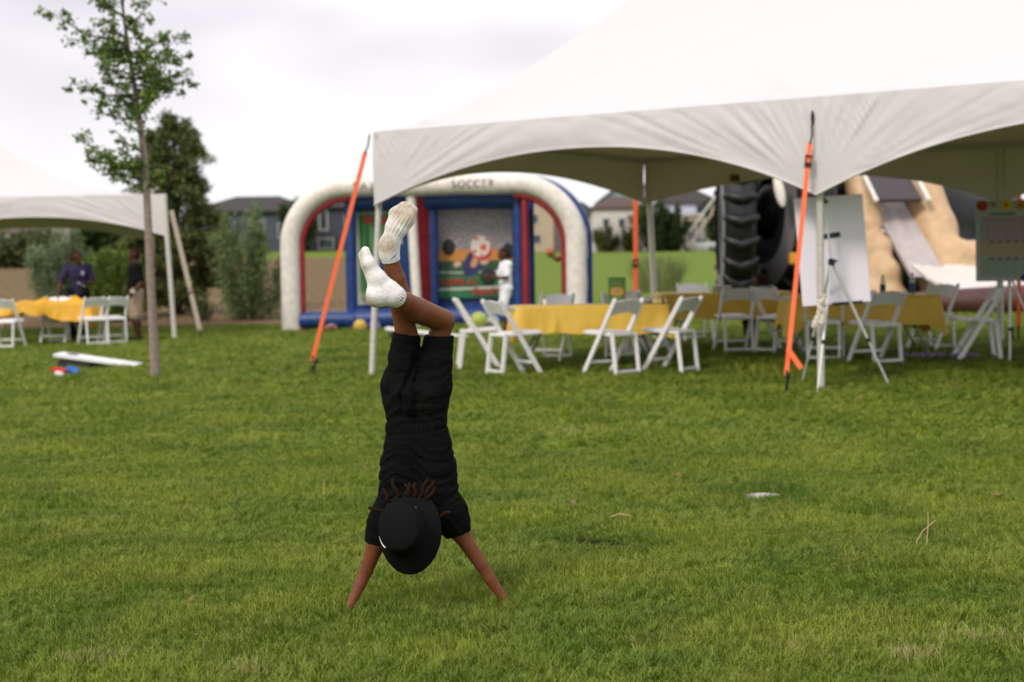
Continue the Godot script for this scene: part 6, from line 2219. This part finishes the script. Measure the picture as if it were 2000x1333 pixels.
	var crease := func(p: Vector3):
		var n := folds.get_noise_3d(p.x * 9.0 + p.y * 7.0, p.y * 13.0 - p.x * 6.0, p.z * 7.0)
		var m := folds.get_noise_3d(p.x * 24.0, p.y * 34.0, p.z * 20.0)
		# the seat seam: the nearer thigh overlaps the other one
		var d := 9.0
		for i in seat.size() - 1:
			var ab: Vector2 = seat[i + 1] - seat[i]
			var ap := Vector2(p.x, p.y) - seat[i]
			d = minf(d, (ap - ab * clampf(ap.dot(ab) / ab.length_squared(), 0.0, 1.0)).length())
		var groove := 0.012 * exp(-pow(d / 0.0075, 2.0)) * smoothstep(-0.01, 0.02, p.z) * smoothstep(0.71, 0.76, p.y) * smoothstep(0.985, 0.95, p.y)
		return 0.009 * (absf(n) - 0.22) * smoothstep(1.02, 0.93, p.y) + 0.0022 * m + groove
	put("shorts", blob(sh, 0.005, 0.012, {"disp": crease, "clips": [[K.hmL, Vector3(0.167, 0.986, 0.05).normalized(), 0.071], [K.hmR, Vector3(0.034, 1.0, 0.05).normalized(), 0.071], [K.band + Vector3(0, -0.028, 0), Vector3.DOWN, 0.2]],
		"carves": [[K.hmL + Vector3(0, 0.02, 0), K.hmL - Vector3(0.002, 0.03, 0), 0.042, 0.040], [K.hmR + Vector3(0, 0.02, 0), K.hmR - Vector3(-0.002, 0.03, 0), 0.0455, 0.043]]}).mesh(), M.black_shorts, o)
	var sh_node: Node = o.get_node("shorts")
	for q in [[K.hmL, 0.0505, Vector3(0.167, 0.986, 0.05)], [K.hmR, 0.0535, Vector3(0.034, 1.0, 0.05)]]:
		b = Build.new()
		var ring := []
		var nn: Vector3 = q[2].normalized()
		var ax := nn.cross(Vector3.BACK).normalized()
		var bx := ax.cross(nn).normalized()
		for i in 33:
			var a := TAU * i / 32.0
			ring.append(q[0] - nn * 0.024 + (ax * cos(a) + bx * sin(a)) * (q[1] + 0.0015))
		b.tube(ring, 0.0013, 6, false)
		put("hem_stitch", b.mesh(), M.black_shorts, sh_node)
	b = Build.new()
	var mid: Vector3 = K.band
	b.sheet(240, 10, func(u, v):
		var a: float = u * TAU
		var rib := 0.0022 * sin(a * 44.0) * sin(v * PI)
		var r := 1.0 + 0.03 * sin(v * PI)
		return mid + Vector3(cos(a) * (0.108 * r + rib), (v - 0.5) * 0.046 - 0.004, sin(a) * (0.070 * r + rib)), Vector3.ZERO, true)
	put("waistband", b.mesh(), M.black_shorts, sh_node)

	# ribbed ankle socks, soiled at sole, heel and toes
	for side in ["L", "R"]:
		var an: Vector3 = K["ank" + side]
		var he: Vector3 = K["heel" + side]
		var ml: Vector3 = K["mid" + side]
		var ba: Vector3 = K["ball" + side]
		var to: Vector3 = K["toe" + side]
		var sb: Array
		var axis: Vector3
		var wide: Vector3
		if side == "L":
			axis = (an - K.calfL).normalized()
			wide = Vector3(0.86, -0.48, 0.15).normalized()
			sb = [[an - axis * 0.01, an + axis * 0.025, 0.0325, 0.0335], [an + axis * 0.025, he, 0.0335, 0.035], [he, ml, 0.0355, 0.033], [ml - wide * 0.01, ba - wide * 0.016, 0.030, 0.03], [ml + wide * 0.008, ba + wide * 0.018, 0.03, 0.03]]
			for k in 5:
				var f := k / 4.0 * 2.0 - 1.0
				sb.append([ba + wide * f * 0.026, to + wide * f * 0.024 + Vector3(0, 0.006, 0) * (1.0 - absf(f - 0.3)), 0.017, 0.0125])
		else:
			axis = (an - K.calfR).normalized()
			wide = Vector3(0.25, 0.0, 0.97).normalized()
			sb = [[an - axis * 0.01, an + axis * 0.02, 0.0335, 0.0345], [an + axis * 0.02, K.instR, 0.0345, 0.034], [K.instR, he, 0.034, 0.0345], [he, an + axis * 0.01 - Vector3(0.0, 0.004, 0), 0.034, 0.032], [he, ml, 0.034, 0.031], [K.instR, ml, 0.033, 0.03], [ml - wide * 0.008, ba - wide * 0.016, 0.030, 0.0245], [ml + wide * 0.008, ba + wide * 0.016, 0.030, 0.0245]]
			for k in 5:
				var f := k / 4.0 * 2.0 - 1.0
				sb.append([ba + wide * f * 0.026, to + wide * f * 0.024 + Vector3(0.004, 0.008, 0) * f, 0.0165, 0.0145 if k == 4 else 0.0115])
		var e1 := axis.cross(wide).normalized()
		var e2 := axis.cross(e1).normalized()
		var len_dir := (to - he).normalized()
		var ribs := func(p: Vector3):
			var q := p - an
			var h := q.dot(axis)
			var w := 1.0 - smoothstep(0.03, 0.075, h)
			var ang := atan2(q.dot(e1), q.dot(e2))
			var r0 := p - he.lerp(to, 0.3) + e1 * 0.0
			var foot_n := len_dir.cross(wide).normalized()
			var along := 0.0011 * sin(atan2(r0.dot(wide), r0.dot(foot_n)) * 19.0) * smoothstep(0.03, 0.06, h) * smoothstep(0.015, 0.05, (p - he).dot(len_dir)) * smoothstep(0.14, 0.10, (p - he).dot(len_dir))
			var slack := 0.0022 * folds.get_noise_3d(p.x * 10.0, p.y * 20.0, p.z * 10.0) * smoothstep(0.03, 0.08, h)
			return 0.0009 * sin(ang * 23.0) * w + along + slack
		var soil := func(p: Vector3, n: Vector3):
			var c := Color(0.78, 0.765, 0.76)
			var g := Color(0.44, 0.355, 0.25)
			var noise := 0.5 + 0.5 * folds.get_noise_3d(p.x * 60.0, p.y * 60.0, p.z * 60.0)
			var m := 0.0
			if side == "L":
				m = maxf(smoothstep(0.075, 0.03, p.distance_to((ba + to) * 0.5 + Vector3(0, 0, 0.02))), smoothstep(0.055, 0.02, p.distance_to(he + Vector3(-0.01, 0.0, 0.03))))
				m = maxf(m, 0.35 * smoothstep(0.05, 0.02, p.distance_to(ml + Vector3(-0.02, 0, 0.02))))
			else:
				m = maxf(smoothstep(0.045, 0.015, p.distance_to(he + Vector3(-0.022, -0.018, 0.01))), 0.55 * smoothstep(0.05, 0.02, p.distance_to(ba + Vector3(-0.01, -0.01, 0.01))))
				m = maxf(m, 0.3 * smoothstep(0.03, 0.01, p.distance_to(to + Vector3(-0.01, 0, 0.02))))
			return c.lerp(g, clampf(m * (0.55 + 0.6 * noise), 0.0, 0.95))
		var s := put("sock", blob(sb, 0.003, 0.014, {"disp": ribs, "paint": soil, "clips": [[an - axis * 0.006, -axis, 0.06]], "carves": [[an - axis * 0.03, an + axis * 0.004, 0.0285, 0.0275]]}).mesh(), M.sock, o)
		# small black tick on the cuff, facing the camera side
		var tick := Build.new()
		var st := []
		# an arc round the cuff: ef looks to the lawn in front, es sideways
		var ef := (Vector3.BACK - axis * axis.z).normalized()
		var es := ef.cross(axis).normalized()
		if es.dot(Vector3.RIGHT if side == "L" else Vector3.UP) < 0.0:
			es = -es
		for i in 3:
			var w := deg_to_rad([5.0, 32.0, 60.0][i] if side == "L" else [-36.0, -4.0, 24.0][i])
			var hh: float = [0.012, 0.019, 0.032][i] if side == "L" else [0.027, 0.021, 0.013][i]
			st.append(an + axis * hh + (ef * cos(w) + es * sin(w)) * 0.0365)
		tick.tube([st[0], (st[0] as Vector3).lerp(st[1], 0.5) + Vector3(0, 0, 0.001), st[1], (st[1] as Vector3).lerp(st[2], 0.6) + Vector3(0, 0, 0.001), st[2]], [0.0008, 0.0022, 0.0032, 0.0042, 0.003] if side == "R" else [0.0006, 0.0012, 0.0016, 0.0018, 0.0012], 6)
		put("emblem", tick.mesh(), M.black, s)

	# bucket hat
	var axis_h := Vector3(-0.24, 0.2, 0.95).normalized()
	var hx := Vector3.UP.cross(axis_h).normalized()
	var hy := axis_h.cross(hx).normalized()
	var rings := [
		[0.0, K.brim - axis_h * 0.012, 0.117, 0.143], [0.06, K.brim - axis_h * 0.008, 0.119, 0.145], [0.40, K.base, 0.090, 0.106], [0.46, K.base + axis_h * 0.006, 0.086, 0.100],
		[0.62, K.base.lerp(K.top, 0.55), 0.082, 0.094], [0.78, K.top - axis_h * 0.006, 0.0765, 0.0875], [0.83, K.top + axis_h * 0.002, 0.072, 0.083], [0.92, K.dome - axis_h * 0.003, 0.042, 0.05], [1.0, K.dome, 0.001, 0.001]]
	var hat := func(u, v, inset):
		var i := 0
		while i < rings.size() - 2 and v > rings[i + 1][0]:
			i += 1
		var f: float = clampf((v - rings[i][0]) / (rings[i + 1][0] - rings[i][0]), 0.0, 1.0)
		var c: Vector3 = (rings[i][1] as Vector3).lerp(rings[i + 1][1], f)
		var a: float = u * TAU
		var ra: float = lerpf(rings[i][2], rings[i + 1][2], f) - inset
		var rb: float = lerpf(rings[i][3], rings[i + 1][3], f) - inset
		var w := 0.0
		if v < 0.42:
			w = 0.0006 * sin(v * 95.0) + 0.006 * sin(a * 2.0 + 0.7) * (0.42 - v) + 0.008 * sin(a * 3.0) * (0.4 - v)
			if sin(a) < 0.0:
				c -= axis_h * 0.02 * (0.4 - v) * -sin(a)
				rb += 0.012 * (0.4 - v) / 0.4 * -sin(a)
		else:
			w = 0.003 * folds.get_noise_3d(cos(a) * 2.0, sin(a) * 2.0, v * 5.0) * smoothstep(0.97, 0.75, v)
		return c + hx * cos(a) * ra + hy * sin(a) * rb + axis_h * (w - inset * 0.8)
	b = Build.new()
	b.sheet(96, 60, func(u, v): return hat.call(u, v, 0.0), Vector3.ZERO, true)
	b.sheet(96, 40, func(u, v): return hat.call(u, v * 0.9, 0.003), Vector3.ZERO, true)
	var hn := put("bucket_hat", b.mesh(), M.black_hat, o)
	for q in [[0.0, 0.0016], [0.45, 0.0014], [0.80, 0.0016]]:
		b = Build.new()
		var ring := []
		for i in 49:
			ring.append(hat.call(i / 48.0, q[0], -0.0004))
		b.tube(ring, q[1], 6, false)
		put("seam", b.mesh(), M.black_hat, hn)
	b = Build.new()
	var eye: Vector3 = hat.call(0.13, 0.68, -0.001)
	b.lathe(eye, [Vector2(0.0018, 0.0), Vector2(0.0035, 0.001), Vector2(0.0042, 0.0)], 12, Basis(hx, (hx * 0.4 + hy * 0.4 + axis_h * 0.6).normalized(), axis_h).orthonormalized())
	put("eyelet", b.mesh(), mat(Color(0.06, 0.06, 0.06), 0.4), hn)
	b = Build.new()
	var tick_pts := []
	for i in 9:
		var f := i / 8.0
		tick_pts.append(hat.call(0.56 + 0.085 * f, 0.60 - 0.07 * sin(f * PI * 0.8) + 0.06 * f, -0.001))
	b.tube(tick_pts, [0.0006, 0.0012, 0.0016, 0.0019, 0.0021, 0.0023, 0.0025, 0.0026, 0.0018], 8)
	put("emblem", b.mesh(), mat(Color(0.8, 0.8, 0.8), 0.5), hn)

	# short twisted locks that stick out under the brim
	var locks := [
	[Vector3(-0.098, 0.453, 0.095), Vector3(-0.119, 0.500, 0.105)],
	[Vector3(-0.138, 0.432, 0.095), Vector3(-0.149, 0.463, 0.105)],
	[Vector3(-0.067, 0.455, 0.095), Vector3(-0.057, 0.484, 0.105)],
	[Vector3(-0.051, 0.456, 0.095), Vector3(-0.068, 0.480, 0.105)],
	[Vector3(-0.030, 0.458, 0.095), Vector3(-0.036, 0.484, 0.105)],
	[Vector3(-0.019, 0.449, 0.095), Vector3(0.008, 0.494, 0.105)],
	[Vector3(-0.003, 0.446, 0.095), Vector3(0.030, 0.488, 0.105)],
	[Vector3(0.010, 0.435, 0.095), Vector3(0.035, 0.468, 0.105)],
	[Vector3(-0.155, 0.395, 0.095), Vector3(-0.205, 0.401, 0.105)],
	[Vector3(0.048, 0.368, 0.095), Vector3(0.089, 0.380, 0.105)],
	]
	for q in locks:
		var a: Vector3 = q[0]
		var e: Vector3 = q[1]
		var start := a.lerp(K.head, 0.2)
		var pts := []
		var rad := []
		var n := 22
		for i in n + 1:
			var f := float(i) / n
			var p := start.lerp(e, f)
			p += Vector3(0.004 * sin(f * 9.0 + a.x * 80.0), 0.003 * sin(f * 7.0 + a.y * 60.0), 0.012 * sin(f * PI))
			pts.append(p)
			rad.append(0.0066 * (1.0 + 0.22 * sin(f * 60.0) + 0.1 * rng.randf()) * lerpf(1.0, 0.8, f))
		b = Build.new()
		b.tube(pts, rad, 8)
		for i in 26:
			var k := rng.randi_range(8, n)
			var d := Vector3(rng.randfn(), rng.randfn(), rng.randfn()).normalized()
			b.tube([pts[k], pts[k] + d * 0.008], [0.0006, 0.0003], 4, false)
		put("lock_of_hair", b.mesh(), M.hair, o).set_meta("kind", "stuff")
